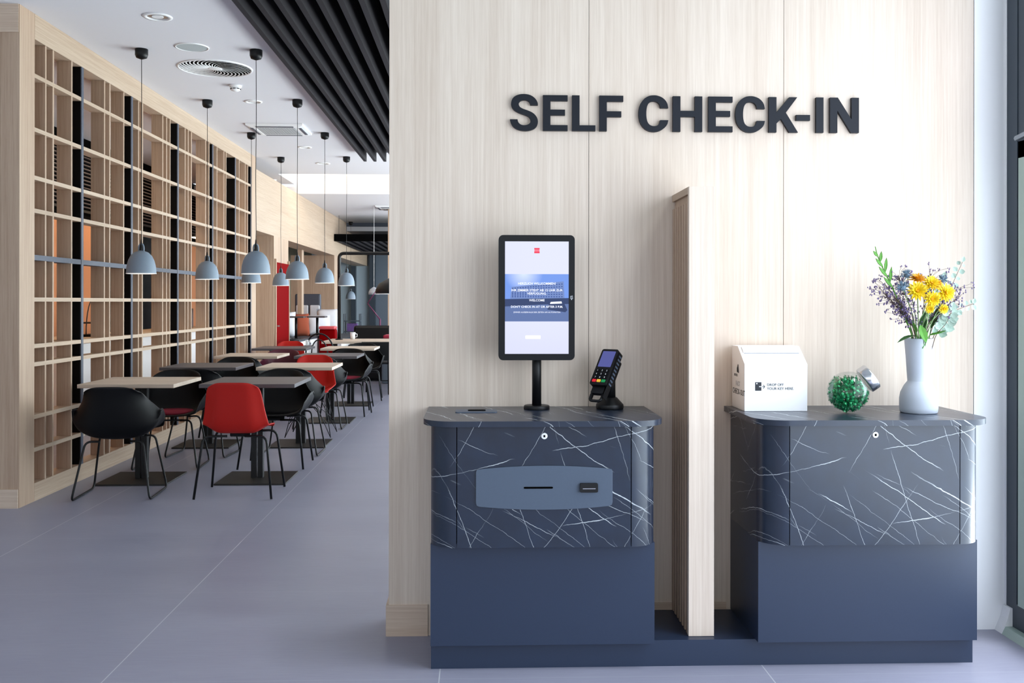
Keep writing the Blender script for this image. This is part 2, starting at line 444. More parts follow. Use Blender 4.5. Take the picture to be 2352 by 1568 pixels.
# ceilings
struct('ceiling', B(-7, -1.50, 3.9, 14.70, CZ, CZ + .12), M_ceil)
struct('ceiling', B(-7, 2.45, -3.2, 4.1, HZ, HZ + .12), M_ceil)
struct('wall_upper', B(-7, -.364, 3.9, 4.0, CZ + .1205, HZ), M_white)
struct('sun_block_slab', B(2.5, 6.5, 4.3, 13.6, 3.35, 3.5), M_white)  # unseen slab added outside to keep the sun off the dining floor
struct('ceiling', B(.12, 2.45, 3.9, 14.70, CZ, CZ + .12), M_ceil)
struct('ceiling', B(-1.50, .12, 12.55, 14.70, CZ, CZ + .12), M_ceil)
# black slatted recess
bm = NB(); box(bm, -1.56, .18, 3.85, 12.6, 3.62, 3.7)
box(bm, -1.56, -1.50, 3.85, 12.6, CZ + .121, 3.62); box(bm, .12, .18, 3.85, 12.6, CZ + .121, 3.62)
box(bm, -1.5, .12, 12.55, 12.6, CZ + .121, 3.62); box(bm, -1.5, .12, 3.85, 3.9, CZ + .121, 3.62)
struct('ceiling', bm, M_black2)
bm = NB()
for y in (4.8, 5.9, 7.2, 8.6, 10.0, 11.4): box(bm, -1.5, .12, y, y + .012, 3.45, 3.47)
struct('trim_2', bm, M_black)
bf = link('ceiling_baffle', B(-.018, .018, 4.14, 12.50, 3.165, 3.42), M_baffle)
for k in range(12):
    o = bf if k == 0 else bf.copy()
    if k: C.objects.link(o)
    o.location = (-1.475 + .1275 * k, 0, 0)
    tag(o, 'long dark baffle in the black ceiling recess, ' + ('at its left edge over the tables', 'second from its left edge', 'third from its left edge', 'fourth from its left edge', 'fifth from its left edge', 'sixth from its left edge', 'seventh from the left, beside the light strip', 'eighth from the left, past the light strip', 'ninth from its left edge', 'tenth from its left edge', 'next to last before its right edge', 'at its right edge over the check-in wall')[k], 'ceiling baffle', 'black ceiling baffles over the dining walkway')
t = empty('linear_ceiling_light', (-0.555, 5.25, 3.25), 'thin white light strip set between the black ceiling baffles', 'ceiling light')
link('housing', B(-.045, .045, -1.1, 1.02, .01, .13), M_black2, t)
link('diffuser', B(-.027, .027, -1.08, 1.0, 0.0, .0098), M_coolled, t)

# light cove and lower ceiling beyond the tables
struct('ceiling', B(-7, -3.05, 14.70, 16.0, CZ, CZ + .12), M_ceil)
bm = NB(); box(bm, -3.05, 2.45, 14.64, 14.70, CZ + .121, 3.75); box(bm, -3.10, -3.05, 14.64, 16.1, CZ + .121, 3.75)
box(bm, -3.05, 2.45, 14.70, 16.1, 3.70, 3.75); box(bm, -3.05, 2.45, 16.0, 16.1, 3.135, 3.70)
struct('ceiling', bm, M_ceil)
t = empty('cove_light', (0, 14.74, CZ + .06), 'warm light strip hidden in the far ceiling cove', 'cove light')
link('led_strip', B(-2.9, 2.3, 0, .03, 0.08, .11), M_warmled, t)
link('ledge', B(-3.0, 2.4, -.035, .06, 0.062, .078), M_ceil, t)
area('cove_glow', (-.3, 15.0, 3.45), (PI / 2, 0, 0), 5.2, .2, 26, (1.0, 0.86, 0.66))
struct('ceiling', B(-3.05, 2.45, 16.1, 21.9, 3.135, 3.25), M_ceil)
struct('ceiling', B(-7, -3.05, 16.0, 30, 3.135, 3.25), M_ceil)
struct('ceiling', B(-3.05, 2.45, 21.9, 30, 2.95, 3.07), M_ceil)
struct('trim_3', B(-3.05, 2.45, 21.86, 21.9, 3.05, 3.134), M_bluegrey)

# lounge: header beam, piers, far walls
struct('trim_4', B(-3.35, -3.0, 13.02, 28.0, 2.31, 3.134), M_oaky)
pier = struct('wall_left', B(-3.75, -3.0, 14.16, 15.22, 0, 2.31), M_oakv)
struct('wall_left', B(-3.9, -3.0, 20.04, 20.6, 0, 2.31), M_oakv)
struct('wall_left', B(-3.36, -3.28, 17.9, 18.1, .7205, 2.31), M_oakv)
struct('wall_left', B(-4.6, -4.5, 19.3, 25.99, 0, 3.134), mat('olive_panel', '7d745f', 0.7, mottle=.08, mscale=3))
struct('wall_far', B(-7, -2.95, 26.0, 26.2, 0, 3.134), M_paleblue)
struct('wall_far', B(-2.95, 2.45, 26.0, 26.2, 0, 2.95), M_greywall)
struct('wall_far', B(-2.93, -2.78, 25.8, 25.99, 0, 2.9), M_window)
struct('wall_far', B(-3.42, -3.30, 25.8, 25.99, 0, 2.3), M_window)
# side wall on the right of the lounge in front of the glazing
struct('wall_lounge', B(-1.72, -1.60, 18.2, 18.5, 0, 3.134), M_oakv)

# kitchen side behind the lattice divider
struct('wall_kitchen', B(-4.85, -4.7, 6.55, 12.35, 0, 2.3), M_orange)
struct('wall_kitchen', B(-4.85, -4.7, 14.45, 19.2, 0, 2.3), M_orange)
struct('wall_kitchen', B(-5.2, -5.05, 12.35, 14.45, 0, 2.3), M_black2)
struct('wall_kitchen', B(-4.85, -4.7, 6.55, 19.2, 2.301, CZ - .005), M_black2)

# ================================================================== LATTICE DIVIDER
LX = -3.0
t = empty('lattice_divider', (LX, 6.372, 0), 'tall oak lattice divider with black uprights between dining area and kitchen', 'room divider')
LD = .104
def L_(bm, y0, y1, z0, z1, x0=-LD, x1=0): return box(bm, x0, x1, y0 - 6.372, y1 - 6.372, z0, z1)
bm = NB(); L_(bm, 6.372, 6.585, 0, CZ - .001, -.12, .002)
link('frame_post', bm, M_oakv, t)
bm = NB(); L_(bm, 12.765, 13.02, 0, CZ - .001, -.12, .002)
link('frame_post', bm, M_oakv, t)
bm = NB(); L_(bm, 6.585, 12.765, 3.118, CZ - .001, -.12, .003)
link('top_rail', bm, M_oaky, t)
bm = NB(); L_(bm, 6.585, 12.765, 0, .122, -.12, .003)
link('bottom_rail', bm, M_oaky, t)
ups = [6.756, 6.874, 7.181, -7.364, 7.801, 7.912, 8.218, -8.401, 8.571, 8.669, 9.22, 9.333, 9.433, -9.672, 9.912, 10.015, 10.128,
       10.646, 10.782, -10.922, 11.102, 11.402, 11.499, -11.926, 12.119, 12.433, 12.572, -12.735]
for y in ups:
    bm = NB(); d = y < 0; y = abs(y); th = .021 if not d else .038
    if not d:
        L_(bm, y - th / 2, y + th / 2, .1225, 3.1175); link('upright', bm, M_oakv, t)
    else:
        L_(bm, y - th / 2, y + th / 2, .1225, 3.1175, -LD, -.004)
        o = link('upright', bm, M_darkwood, t); o['label'] = 'black upright'
        bm = NB(); L_(bm, y - th / 2, y + th / 2, .1225, 3.1175, -.0035, .004); link('edge_strip', bm, M_bluegrey, o)
for z in (2.873, 2.51, 2.185, 1.962, 1.646, 1.362, 1.047, .924, .569, .347):
    bm = NB(); d = abs(z - 1.646) < .01; th = .014 if not d else .018
    L_(bm, 6.5855, 12.7645, z - th, z + th, -LD + .004, .0015)
    o = link('cross_bar', bm, M_bluegrey if d else M_oaky, t)
    if d: o['label'] = 'slate blue cross bar'

# kitchen side contents seen through the gaps
t = empty('louvre_panel', (-4.7, 9.9, 2.40), 'black louvred panel high on the kitchen wall behind the lattice', 'louvre panel')
link('frame', B(0, .03, -3.3, 6.5, 0, .03).copy() if False else box(B(0, .03, -3.3, 6.5, 0, .03), 0, .03, -3.3, 6.5, .72, .75), M_black, t)
bm = NB()
for k in range(15): box(bm, .004, .05, -3.28, 6.48, .055 + k * .045, .070 + k * .045)
link('louvre_slats', bm, mat('louvre_brown', '3b3030', .6), t)
for i, y in enumerate((8.0, 9.2, 10.5, 11.9, 13.1, 15.0)):
    t = empty('strip_lamp', (-4.35, y, 2.32 if i % 2 else 2.52), 'short glowing strip lamp under the kitchen louvres, ' + ('nearest the camera', 'second nearest', 'third nearest', 'fourth from the camera', 'fifth, over the coffee machine', 'farthest back')[i], 'strip lamp', 'strip lamps over the kitchen counter')
    link('housing', B(-.03, .03, -.28, .28, .012, .05), M_black, t)
    link('diffuser', B(-.028, .028, -.27, .27, 0, .0118), M_warmled, t)
    link('rod', tube(NB(), [(0, 0, .05), (0, 0, CZ - (2.32 if i % 2 else 2.52))], .004, 6), M_black, t)
t = empty('service_counter', (-4.25, 12.6, 0), 'white service counter with wooden top in the kitchen behind the lattice', 'counter')
link('body', B(-.3, .3, -2.9, 2.3, 0, .93), M_white, t)
link('worktop', B(-.33, .33, -2.95, 2.35, .931, .97), M_oaky, t)
t = empty('coffee_machine', (-4.28, 13.75, .971), 'tall steel coffee machine with white cups, on the kitchen counter', 'coffee machine')
link('body', B(-.18, .18, -.2, .2, 0.0, .28), M_chrome, t, bevel=.01)
link('column', tube(NB(), [(0, 0, .28), (0, 0, .75)], .035, 14), M_chrome, t, smooth=True)
link('head', B(-.09, .09, -.1, .1, .62, .78), M_chrome, t, bevel=.01)
for k in range(3):
    t = empty('white_bottle', (-4.15, 13.12 + k * .13, .971), 'white bottle beside the steel coffee machine, ' + ('leftmost of three', 'middle of three', 'nearest the machine')[k], 'bottle', 'white bottles by the coffee machine')
    link('body', lathe(NB(), [(.0, 0), (.045, 0), (.048, .16), (.02, .22), (.018, .25)], 16), M_whitep, t, smooth=True)
    link('cap', lathe(NB(), [(.0, .2505), (.02, .2505), (.02, .28), (0, .28)], 12), M_orange, t, smooth=True)
t = empty('wire_basket_stand', (-4.2, 10.6, .971), 'brown wire stand on the kitchen counter against the orange wall', 'stand')
link('shelf', B(-.12, .12, -.2, .2, .0, .02), M_darkwood, t)
link('hoop', tube(NB(), [(0, .18 * math.cos(PI * k / 14), .02 + .38 * math.sin(PI * k / 14)) for k in range(15)], .006, 6), M_baseb, t, smooth=True)
link('tray', B(-.1, .1, -.17, .17, .14, .155), M_baseb, t)

# ================================================================== PENDANTS
def make_pendant():
    r = empty('pendant_lamp', (0, 0, 0), '', '')
    link('canopy', lathe(NB(), [(0, 0), (.048, 0), (.048, -.045), (.040, -.066), (.008, -.078), (0, -.078)], 24), M_black, r, smooth=True)
    zt = -1.725   # rim height under the ceiling
    link('cord', tube(NB(), [(0, 0, -.077), (.002, 0, -.5), (-.001, 0, -1.0), (.002, 0, -1.38), (0, 0, zt + .235)], .0028, 6), M_black, r)
    prof = [(.110, 0), (.109, .02), (.105, .06), (.095, .10), (.078, .135), (.052, .162), (.026, .172), (.016, .176), (0, .176)]
    sh = link('lamp_shade', lathe(NB(), [(q, zt + z) for q, z in prof], 40, cap=False), M_shade, r, smooth=True)
    link('shade_lining', lathe(NB(), [(q * .975, zt + z - .002) for q, z in prof[:-1]] + [(0, zt + .172)], 40, cap=False), M_whitep, sh, smooth=True)
    bm = NB(); tube(bm, [(.1095 * math.cos(2 * PI * k / 40), .1095 * math.sin(2 * PI * k / 40), zt - .0005) for k in range(40)], .003, 6, closed=True)
    link('rim', bm, M_whitep, sh, smooth=True)
    # ring-shaped neck handle
    bm = NB(); tube(bm, rounded([(.018, 0, zt + .168), (.020, 0, zt + .20), (.012, 0, zt + .226), (-.012, 0, zt + .226), (-.020, 0, zt + .20), (-.018, 0, zt + .168)], .012, 4), .006, 8)
    link('neck_loop', bm, M_shade, r, smooth=True)
    link('socket', lathe(NB(), [(.010, zt + .150), (.014, zt + .165), (.012, zt + .20), (.007, zt + .232), (.004, zt + .262), (0, zt + .262)], 14), M_black, r, smooth=True)
    link('bulb', lathe(NB(), [(0, zt + .055), (.02, zt + .062), (.028, zt + .085), (.02, zt + .115), (.012, zt + .145)], 16), M_bulb, r, smooth=True)
    return r
pend = make_pendant()
spots = [(-2.598, 7.482, 'nearest in the left row, over the near oak table'), (-1.722, 7.474, 'nearest in the right row, over the red chair'),
         (-2.620, 9.352, 'second in the left row, over the dark table'), (-1.748, 9.30, 'second in the right row, over the second oak table'),
         (-2.620, 11.142, 'third in the left row, half behind a nearer one'), (-1.774, 11.107, 'third in the right row, in front of the wood pier'),
         (-2.664, 13.009, 'last in the left row, in front of the red panel'), (-1.776, 12.932, 'last in the right row, beside the black pipe frame')]
for i, (x, y, s) in enumerate(spots):
    o = pend if i == 0 else copy_tree(pend)
    o.location = (x, y, CZ); tag(o, 'grey-blue bell pendant, ' + s, 'pendant lamp', 'bell pendants over the dining tables')
for ch in pend.children: pass
o = copy_tree(pend); o.location = (-3.12 + .25, 21.6, 3.134); tag(o, 'small pale bell pendant far back in the lounge, left of the black lamp', 'pendant lamp')

# ================================================================== CEILING FITTINGS
def downlight(y, r, label, x=-2.19):
    t = empty('downlight', (x, y, CZ), label, 'downlight', 'round fittings in the dining ceiling')
    bm = NB(); lathe(bm, [(r * .72, -.002), (r * .76, -.009), (r, -.006), (r, 0), (r * .72, 0)], 36, cap=False)
    link('trim_ring', bm, M_whitep, t, smooth=True)
    link('reflector', lathe(NB(), [(0, -.0005), (r * .72, -.0021)], 36, cap=False), M_chrome, t)
    link('lens', lathe(NB(), [(0, -.004), (r * .4, -.004), (r * .4, -.001)], 24, cap=False), M_whitep, t)
downlight(6.62, .097, 'round recessed downlight in the ceiling, nearest the camera')
downlight(9.395, .085, 'round recessed downlight beyond the smoke detector')
downlight(12.15, .085, 'round recessed downlight beyond the square air unit')
downlight(13.56, .10, 'round recessed downlight, last before the glowing cove')
t = empty('ceiling_speaker', (-2.19, 7.403, CZ), 'round pale ceiling speaker between the downlight and the swirl vent', 'speaker')
link('trim_ring', lathe(NB(), [(.113, -.001), (.116, -.007), (.125, -.006), (.126, 0)], 40, cap=False), M_whitep, t, smooth=True)
link('grille', lathe(NB(), [(0, -.005), (.113, -.004), (.114, 0)], 40, cap=False), mat('speaker_grille', 'b4bcbe', .7, mottle=.1, mscale=300), t)
t = empty('swirl_vent', (-2.195, 8.065, CZ), 'large round swirl air vent with curved white blades in the ceiling', 'air vent')
bm = NB(); lathe(bm, [(.286, -.003), (.290, -.010), (.302, -.005), (.304, 0)], 48, cap=False)
link('outer_ring', bm, M_whitep, t, smooth=True)
link('duct_plate', lathe(NB(), [(0, -.001), (.286, -.001)], 48, cap=False), M_black2, t)
bm = NB(); nb = 32
for k in range(nb):
    a0 = 2 * PI * k / nb; prev = None
    for j in range(9):
        s = j / 8; r = .055 + .232 * s; a = a0 + .75 * s * s
        wv = (.0020 + .0078 * s)
        c = Vector((r * math.cos(a), r * math.sin(a), 0)); tn = Vector((-math.sin(a), math.cos(a), 0))
        cur = (bm.verts.new(c - tn * wv + Vector((0, 0, -.0055))), bm.verts.new(c + tn * wv + Vector((0, 0, -.0030))))
        if prev: bm.faces.new((prev[0], prev[1], cur[1], cur[0]))
        prev = cur
link('blades', bm, M_whitep, t, mods=[('SOLIDIFY', dict(thickness=.0012))])
link('hub', lathe(NB(), [(0, -.008), (.05, -.008), (.058, -.006), (.058, -.002)], 32, cap=False), M_whitep, t, smooth=True)
def smoke(x, y, z, label):
    t = empty('smoke_detector', (x, y, z), label, 'smoke detector')
    link('base', lathe(NB(), [(0, 0), (.055, 0), (.055, -.014), (.048, -.02), (0, -.02)], 32), M_whitep, t, smooth=True)
    link('head', lathe(NB(), [(0, -.0205), (.046, -.0205), (.04, -.045), (.018, -.056), (0, -.056)], 32), M_whitep, t, smooth=True)
    bm = NB()
    for q in range(8):
        a = q * PI / 4; lo = Matrix.Rotation(a, 4, 'Z')
        b2 = NB(); box(b2, .036, .0455, -.012, .012, -.037, -.031)
        for v in b2.verts: v.co = lo @ v.co
        me = bpy.data.meshes.new('x'); b2.to_mesh(me); b2.free(); bm.from_mesh(me); bpy.data.meshes.remove(me)
    link('slots', bm, M_black2, t)
smoke(-2.187, 8.70, CZ, 'white smoke detector on the ceiling past the swirl vent')
smoke(-3.28, 15.4, CZ, 'small round smoke detector near the glowing cove')
def cassette(x, y, z, label, s=.31):
    t = empty('air_conditioner', (x, y, z - .001), label, 'air conditioner')
    link('panel', lathe(NB(), [(0, 0), (s * 1.414, 0), (s * 1.40, -.02), (s * 1.22, -.032), (s * 1.0, -.034), (s * .98, -.028), (0, -.028)], 4), M_whitep, t)
    t.rotation_euler = (0, 0, PI / 4)
    bm = NB()
    b2 = NB(); n = 14; g = s * .66
    for k in range(n):
        q = -g + 2 * g * (k + .5) / n
        box(b2, -g, g, q - .007, q + .007, -.037, -.029); box(b2, q - .005, q + .005, -g, g, -.0365, -.0295)
    for v in b2.verts: v.co = Matrix.Rotation(-PI / 4, 4, 'Z') @ v.co
    link('grille', b2, mat('grille_grey', 'b6b8bb', .6), t)
    b2 = NB()
    for sx, sy in ((1, 0), (-1, 0), (0, 1), (0, -1)):
        a, b_ = (s * .80, s * .90)
        if sx: box(b2, min(sx * a, sx * b_), max(sx * a, sx * b_), -g, g, -.036, -.030)
        else: box(b2, -g, g, min(sy * a, sy * b_), max(sy * a, sy * b_), -.036, -.030)
    for v in b2.verts: v.co = Matrix.Rotation(-PI / 4, 4, 'Z') @ v.co
    link('flap', b2, M_bluegrey, t)
cassette(-2.235, 10.84, CZ, 'square white air conditioning cassette in the ceiling between the pendants')
cassette(-1.62, 18.2, 3.135, 'square white air conditioning cassette in the lower ceiling beyond the cove')

# ================================================================== TABLES
def make_table(lightc):
    r = empty('dining_table', (0, 0, 0), '', '')
    bm = NB(); box(bm, -.345, .345, -.345, .345, .722, .75)
    link('tabletop', bm, M_tablel if lightc else M_tabled, r, bevel=.002)
    link('base_plate', B(-.26, .26, -.265, .265, 0.0, .012), M_baseb, r, bevel=.002)
    for s in (-1, 1): link('post', box(NB(), *(sorted((s * .006, s * .044))), -.025, .025, .0125, .705), M_black, r)
    link('top_bracket', B(-.16, .16, -.16, .16, .7055, .7215), M_black, r)
    return r
tl, td = make_table(True), make_table(False)
used = set()
TX = {0: -2.555, 1: -1.685}; TY = [7.38, 9.16, 10.95, 12.70]
names = {(0, 0): 'square oak-topped table nearest the lattice and the camera', (1, 0): 'square dark-topped table behind the nearest red chair',
         (0, 1): 'square dark-topped table beside the lattice, second row', (1, 1): 'square oak-topped table in the second row of the right column',
         (0, 2): 'square oak-topped table by the lattice, third row', (1, 2): 'square dark-topped table in the third row, right column',
         (0, 3): 'square dark-topped table by the lattice, farthest row', (1, 3): 'square oak-topped table in the farthest row, right column'}
for row in range(4):
    for col in (0, 1):
        lightc = (row + col) % 2 == 0
        src = tl if lightc else td
        o = src if lightc not in used else copy_tree(src); used.add(lightc)
        o.location = (TX[col], TY[row], 0)
        tag(o, names[(col, row)], 'table', 'square dining tables')

# ================================================================== CHAIRS
def shell_bm(kind):
    """seat shell facing +Y, origin on the floor at seat centre"""
    bm = NB(); nu, nv = 16, 18
    # profile (y, z) from seat front edge to the top of the back
    if kind == 'arm': P = [(.225, .425), (.20, .432), (.10, .415), (0, .402), (-.09, .398), (-.16, .410), (-.205, .465), (-.228, .545), (-.245, .64), (-.262, .725), (-.275, .775)]
    else: P = [(.215, .445), (.19, .455), (.10, .447), (0, .437), (-.10, .434), (-.165, .447), (-.20, .49), (-.218, .56), (-.232, .66), (-.247, .75), (-.258, .80)]
    def prof(s):
        x = s * (len(P) - 1); i = min(int(x), len(P) - 2); f = x - i
        a, b_ = Vector(P[i]), Vector(P[i + 1]); return a.lerp(b_, f)
    def lerp(tab, s):
        for (s0, v0), (s1, v1) in zip(tab, tab[1:]):
            if s <= s1: return v0 + (v1 - v0) * (s - s0) / (s1 - s0)
        return tab[-1][1]
    if kind == 'arm':
        W = [(0, .235), (.2, .275), (.4, .298), (.6, .298), (.70, .283), (.78, .245), (.87, .208), (1, .175)]
        UP = [(0, .03), (.12, .10), (.28, .20), (.42, .215), (.55, .17), (.7, .055), (.85, .0), (1, -.012)]
        FW = [(0, 0), (.4, .0), (.55, .09), (.68, .19), (.8, .16), (.9, .09), (1, .04)]
        OUT = [(0, 0), (1, 0)]
    else:
        W = [(0, .20), (.2, .225), (.45, .235), (.6, .232), (.75, .215), (.9, .195), (1, .165)]
        UP = [(0, .0), (.15, .02), (.35, .055), (.5, .06), (.65, .03), (.8, 0), (1, 0)]
        FW = [(0, 0), (.45, 0), (.6, .05), (.75, .055), (.9, .04), (1, .03)]
        OUT = [(0, 0), (.5, .008), (1, 0)]
    grid = []
    for j in range(nv + 1):
        s = j / nv; c = prof(s); row = []
        for i in range(nu + 1):
            u = -1 + 2 * i / nu; a = abs(u); e = max(0, (a - .45) / .55); k = e * e * (3 - 2 * e)
            if kind == 'arm':
                th = a * PI / 2; e = 1 - math.cos(th); k = e ** 1.25
                x = math.copysign(lerp(W, s) * (math.sin(th) ** .92 if s < .65 else a * (s - .65) / .35 + (math.sin(th) ** .92) * (1 - s) / .35), u)
            else: x = lerp(W, s) * (u * (1 - .06 * e)) + math.copysign(lerp(OUT, s) * k, u)
            y = c.x + lerp(FW, s) * (k * .75 + .25 * a * a)
            z = c.y + lerp(UP, s) * k
            if s > .93: z -= (a ** 6) * .035 * (s - .93) / .07
            if s < .07: y -= (a ** 5) * .03
            row.append(bm.verts.new((x, y, z)))
        grid.append(row)
    for j in range(nv):
        for i in range(nu): bm.faces.new((grid[j][i], grid[j][i + 1], grid[j + 1][i + 1], grid[j + 1][i]))
    return bm

def make_chair(kind, base, m, cushion=False):
    nm = 'armchair' if kind == 'arm' else 'side_chair'
    r = empty(nm, (0, 0, 0), '', '')
    link('seat_shell', shell_bm(kind), m, r, smooth=True, mods=[('SOLIDIFY', dict(thickness=.010, offset=-1)), ('SUBSURF', dict(levels=1, render_levels=1))])
    if cushion:
        link('seat_cushion', lathe(NB(), [(0, .422), (.16, .432), (.18, .442), (.17, .457), (0, .462)], 28), M_cushion, r, smooth=True)
    zs = .425 if kind != 'arm' else .394
    if base == 'sled':
        for s in (-1, 1):
            bm = NB(); tube(bm, rounded([(s * .10, .14, zs - .004), (s * .19, .16, zs), (s * .255, .235, .008), (s * .255, -.235, .008), (s * .19, -.15, zs), (s * .10, -.13, zs - .004)], .05, 5), .0075, 8)
            link('sled_runner', bm, M_black, r, smooth=True)
        link('cross_bar', tube(NB(), [(-.12, .135, zs - .002), (.12, .135, zs - .002)], .007, 8), M_black, r, smooth=True)
    elif base == 'four':
        for sx in (-1, 1):
            for sy in (-1, 1):
                bm = NB(); tube(bm, rounded([(sx * .06, sy * .13, zs - .004), (sx * .215, sy * .165, zs), (sx * .262, sy * .225, .004)], .055, 5), .0085, 8)
                link('leg', bm, M_black, r, smooth=True)
        link('cross_bar', tube(NB(), [(-.07, 0, zs - .006), (.07, 0, zs - .006)], .02, 8), M_black, r)
    else:
        tops = {(-1, -1): (-.13, -.13), (1, -1): (.13, -.13), (1, 1): (.13, .14), (-1, 1): (-.13, .14)}
        for sx in (-1, 1):
            for sy in (-1, 1):
                bm = NB(); foot = (sx * .225, sy * .215, .006)
                for tx, ty in ((sx * .14, sy * .05), (sx * .03, sy * .14)):
                    tube(bm, [foot, (tx, ty, zs)], .0042, 6)
                link('leg', bm, M_black, r, smooth=True)
        bm = NB()
        for sy in (-1, 1):
            tube(bm, [(-.19, sy * .185, .14), (.09, sy * .06, zs)], .0036, 6); tube(bm, [(.19, sy * .185, .14), (-.09, sy * .06, zs)], .0036, 6)
        for sx in (-1, 1):
            tube(bm, [(sx * .185, -.18, .14), (sx * .10, .10, zs)], .0036, 6); tube(bm, [(sx * .185, .18, .14), (sx * .10, -.10, zs)], .0036, 6)
        tube(bm, [(-.15, -.12, zs), (.15, -.12, zs), (.15, .13, zs), (-.15, .13, zs)], .0045, 6, closed=True)
        link('wire_struts', bm, M_black, r, smooth=True)
    return r
protos = {}
def chair(kind, base, m, x, y, rz, label, group, cushion=False):
    k = (kind, base, m.name, cushion)
    if k not in protos: protos[k] = o = make_chair(kind, base, m, cushion)
    else: o = copy_tree(protos[k])
    o.location = (x, y, 0); o.rotation_euler = (0, 0, rz)
    tag(o, label, 'chair', group)
    return o
GB, GR = 'black shell armchairs around the tables', 'red shell chairs around the tables'
chair('arm', 'sled', M_blackp, -2.50, 6.80, math.radians(4), 'black shell armchair on a sled frame, nearest the camera by the lattice', GB)
chair('arm', 'sled', M_blackp, -2.52, 7.97, math.radians(184), 'black armchair with red seat pad, far side of the nearest oak table', GB, True)
chair('side', 'four', M_red, -1.675, 6.82, 0, 'red shell chair nearest the camera, back turned to us', GR)
chair('arm', 'four', M_blackp, -1.67, 7.98, PI, 'black armchair on the far side of the table behind the nearest red chair', GB)
chair('arm', 'sled', M_blackp, -2.43, 8.56, math.radians(-3), 'black armchair at the near side of the dark table by the lattice', GB)
chair('arm', 'four', M_blackp, -2.50, 9.80, PI, 'black armchair at the far side of the dark table by the lattice', GB)
chair('arm', 'sled', M_blackp, -1.66, 8.62, 0, 'black armchair tucked in before the second oak table, right column', GB)
chair('side', 'wire', M_red, -1.69, 9.76, PI, 'red shell chair on crossed wire legs, beyond the second oak table', GR)
chair('arm', 'sled', M_blackp, -1.70, 10.38, 0, 'black armchair directly behind the wire-legged red chair', GB)
chair('arm', 'four', M_blackp, -2.52, 10.40, 0, 'black armchair before the third-row oak table by the lattice', GB)
chair('arm', 'four', M_maroon, -2.36, 11.48, PI, 'maroon shell armchair behind the third-row oak table', 'maroon chair')
chair('arm', 'four', M_blackp, -1.58, 11.50, math.radians(176), 'black armchair with crimson seat pad, far side of the third-row dark table', GB, True)
chair('arm', 'four', M_blackp, -1.62, 12.18, 0, 'black armchair before the farthest oak table, right column', GB)
chair('arm', 'four', M_blackp, -1.60, 13.28, math.radians(185), 'black armchair on the far side of the farthest oak table', GB)
chair('side', 'four', M_red, -2.62, 13.25, PI, 'red shell chair behind the farthest dark table by the lattice', GR)

# black slatted-back chairs + bentwood chair by the long table
def slat_chair(x, y, rz, label):
    r = empty('slat_back_chair', (x, y, 0), label, 'chair', 'slat backed chairs at the long table', rz)
    link('seat', B(-.20, .20, -.2, .2, .44, .47), M_black, r, bevel=.008)
    for sx in (-1, 1):
        link('leg', tube(NB(), [(sx * .18, .18, 0), (sx * .17, .17, .44)], .012, 8), M_black, r, smooth=True)
        link('leg', tube(NB(), [(sx * .19, -.21, 0), (sx * .18, -.18, .45), (sx * .19, -.24, .76)], .012, 8), M_black, r, smooth=True)
    link('back_board', B(-.2, .2, -.25, -.232, .50, .765), M_black, r, bevel=.005)
    link('stretcher', tube(NB(), [(-.18, -.2, .2), (.18, -.2, .2)], .008, 6), M_black, r)
slat_chair(-1.50, 14.22, 0, 'black wide-backed chair at the right end of the long oak table')
slat_chair(-0.98, 14.25, 0, 'black wide-backed chair almost hidden by the check-in wall edge')
r = empty('bentwood_chair', (-2.30, 14.15, 0), 'black bentwood chair with looped back at the long oak table', 'chair')
link('seat', lathe(NB(), [(0, .44), (.20, .44), (.21, .455), (.2, .47), (0, .47)], 28), M_black, r, smooth=True)
def arch(w, h, y0, y1, z0=.46, n=16): return [(w * math.cos(PI * k / n), y0 + (y1 - y0) * math.sin(PI * k / n), z0 + h * math.sin(PI * k / n) ** .6) for k in range(n + 1)]
link('back_hoop', tube(NB(), arch(.205, .43, -.15, -.26), .012, 8), M_black, r, smooth=True)
link('inner_hoop', tube(NB(), arch(.12, .34, -.17, -.25), .009, 8), M_black, r, smooth=True)
for sx in (-1, 1):
    for sy in (-1, 1): link('leg', tube(NB(), [(sx * .14, sy * .13, .45), (sx * .19, sy * .19, 0)], .012, 8, r2=.009), M_black, r, smooth=True)
link('leg_ring', tube(NB(), [(.145 * math.cos(2 * PI * k / 24), .145 * math.sin(2 * PI * k / 24), .25) for k in range(24)], .007, 6, closed=True), M_black, r, smooth=True)

# ================================================================== LONG TABLE AND LOUNGE
t = empty('communal_table', (-1.35, 15.1, 0), 'long oak communal table on black frame beyond the dining tables', 'table')
link('tabletop', B(-1.02, 2.2, -.55, .55, .715, .75), M_tablel, t)
for x in (-.9, .6, 2.0): link('trestle', box(B(x - .03, x + .03, -.45, .45, 0, .04), x - .03, x + .03, -.06, .06, .04, .7145), M_black, t)
t = empty('pipe_frame', (-2.20, 15.2, .7505), 'black pipe frame rising from the long oak table', 'pipe frame')
link('pipe', tube(NB(), rounded([(0, 0, 0), (0, 0, 1.36), (2.0, 0, 1.36), (2.0, 0, 0)], .08, 5), .027, 12), M_black, t, smooth=True)
for x in (0, 2.0): link('flange', lathe(NB(), [(0, .0), (.06, .0), (.06, .012), (.03, .02), (0, .02)], 16, cx=x), M_black, t, smooth=True)
t = empty('dome_lamp', (-1.30, 14.6, 0), 'large black dome lamp cut off by the check-in wall edge', 'pendant lamp')
link('lamp_shade', lathe(NB(), [(.27, 1.47), (.265, 1.53), (.22, 1.62), (.10, 1.69), (.03, 1.72), (0, 1.72)], 32, cap=False), M_black, t, smooth=True, mods=[('SOLIDIFY', dict(thickness=.004))])
link('cord', tube(NB(), [(0, 0, 1.72), (0, 0, CZ - .001)], .004, 6), M_black, t)
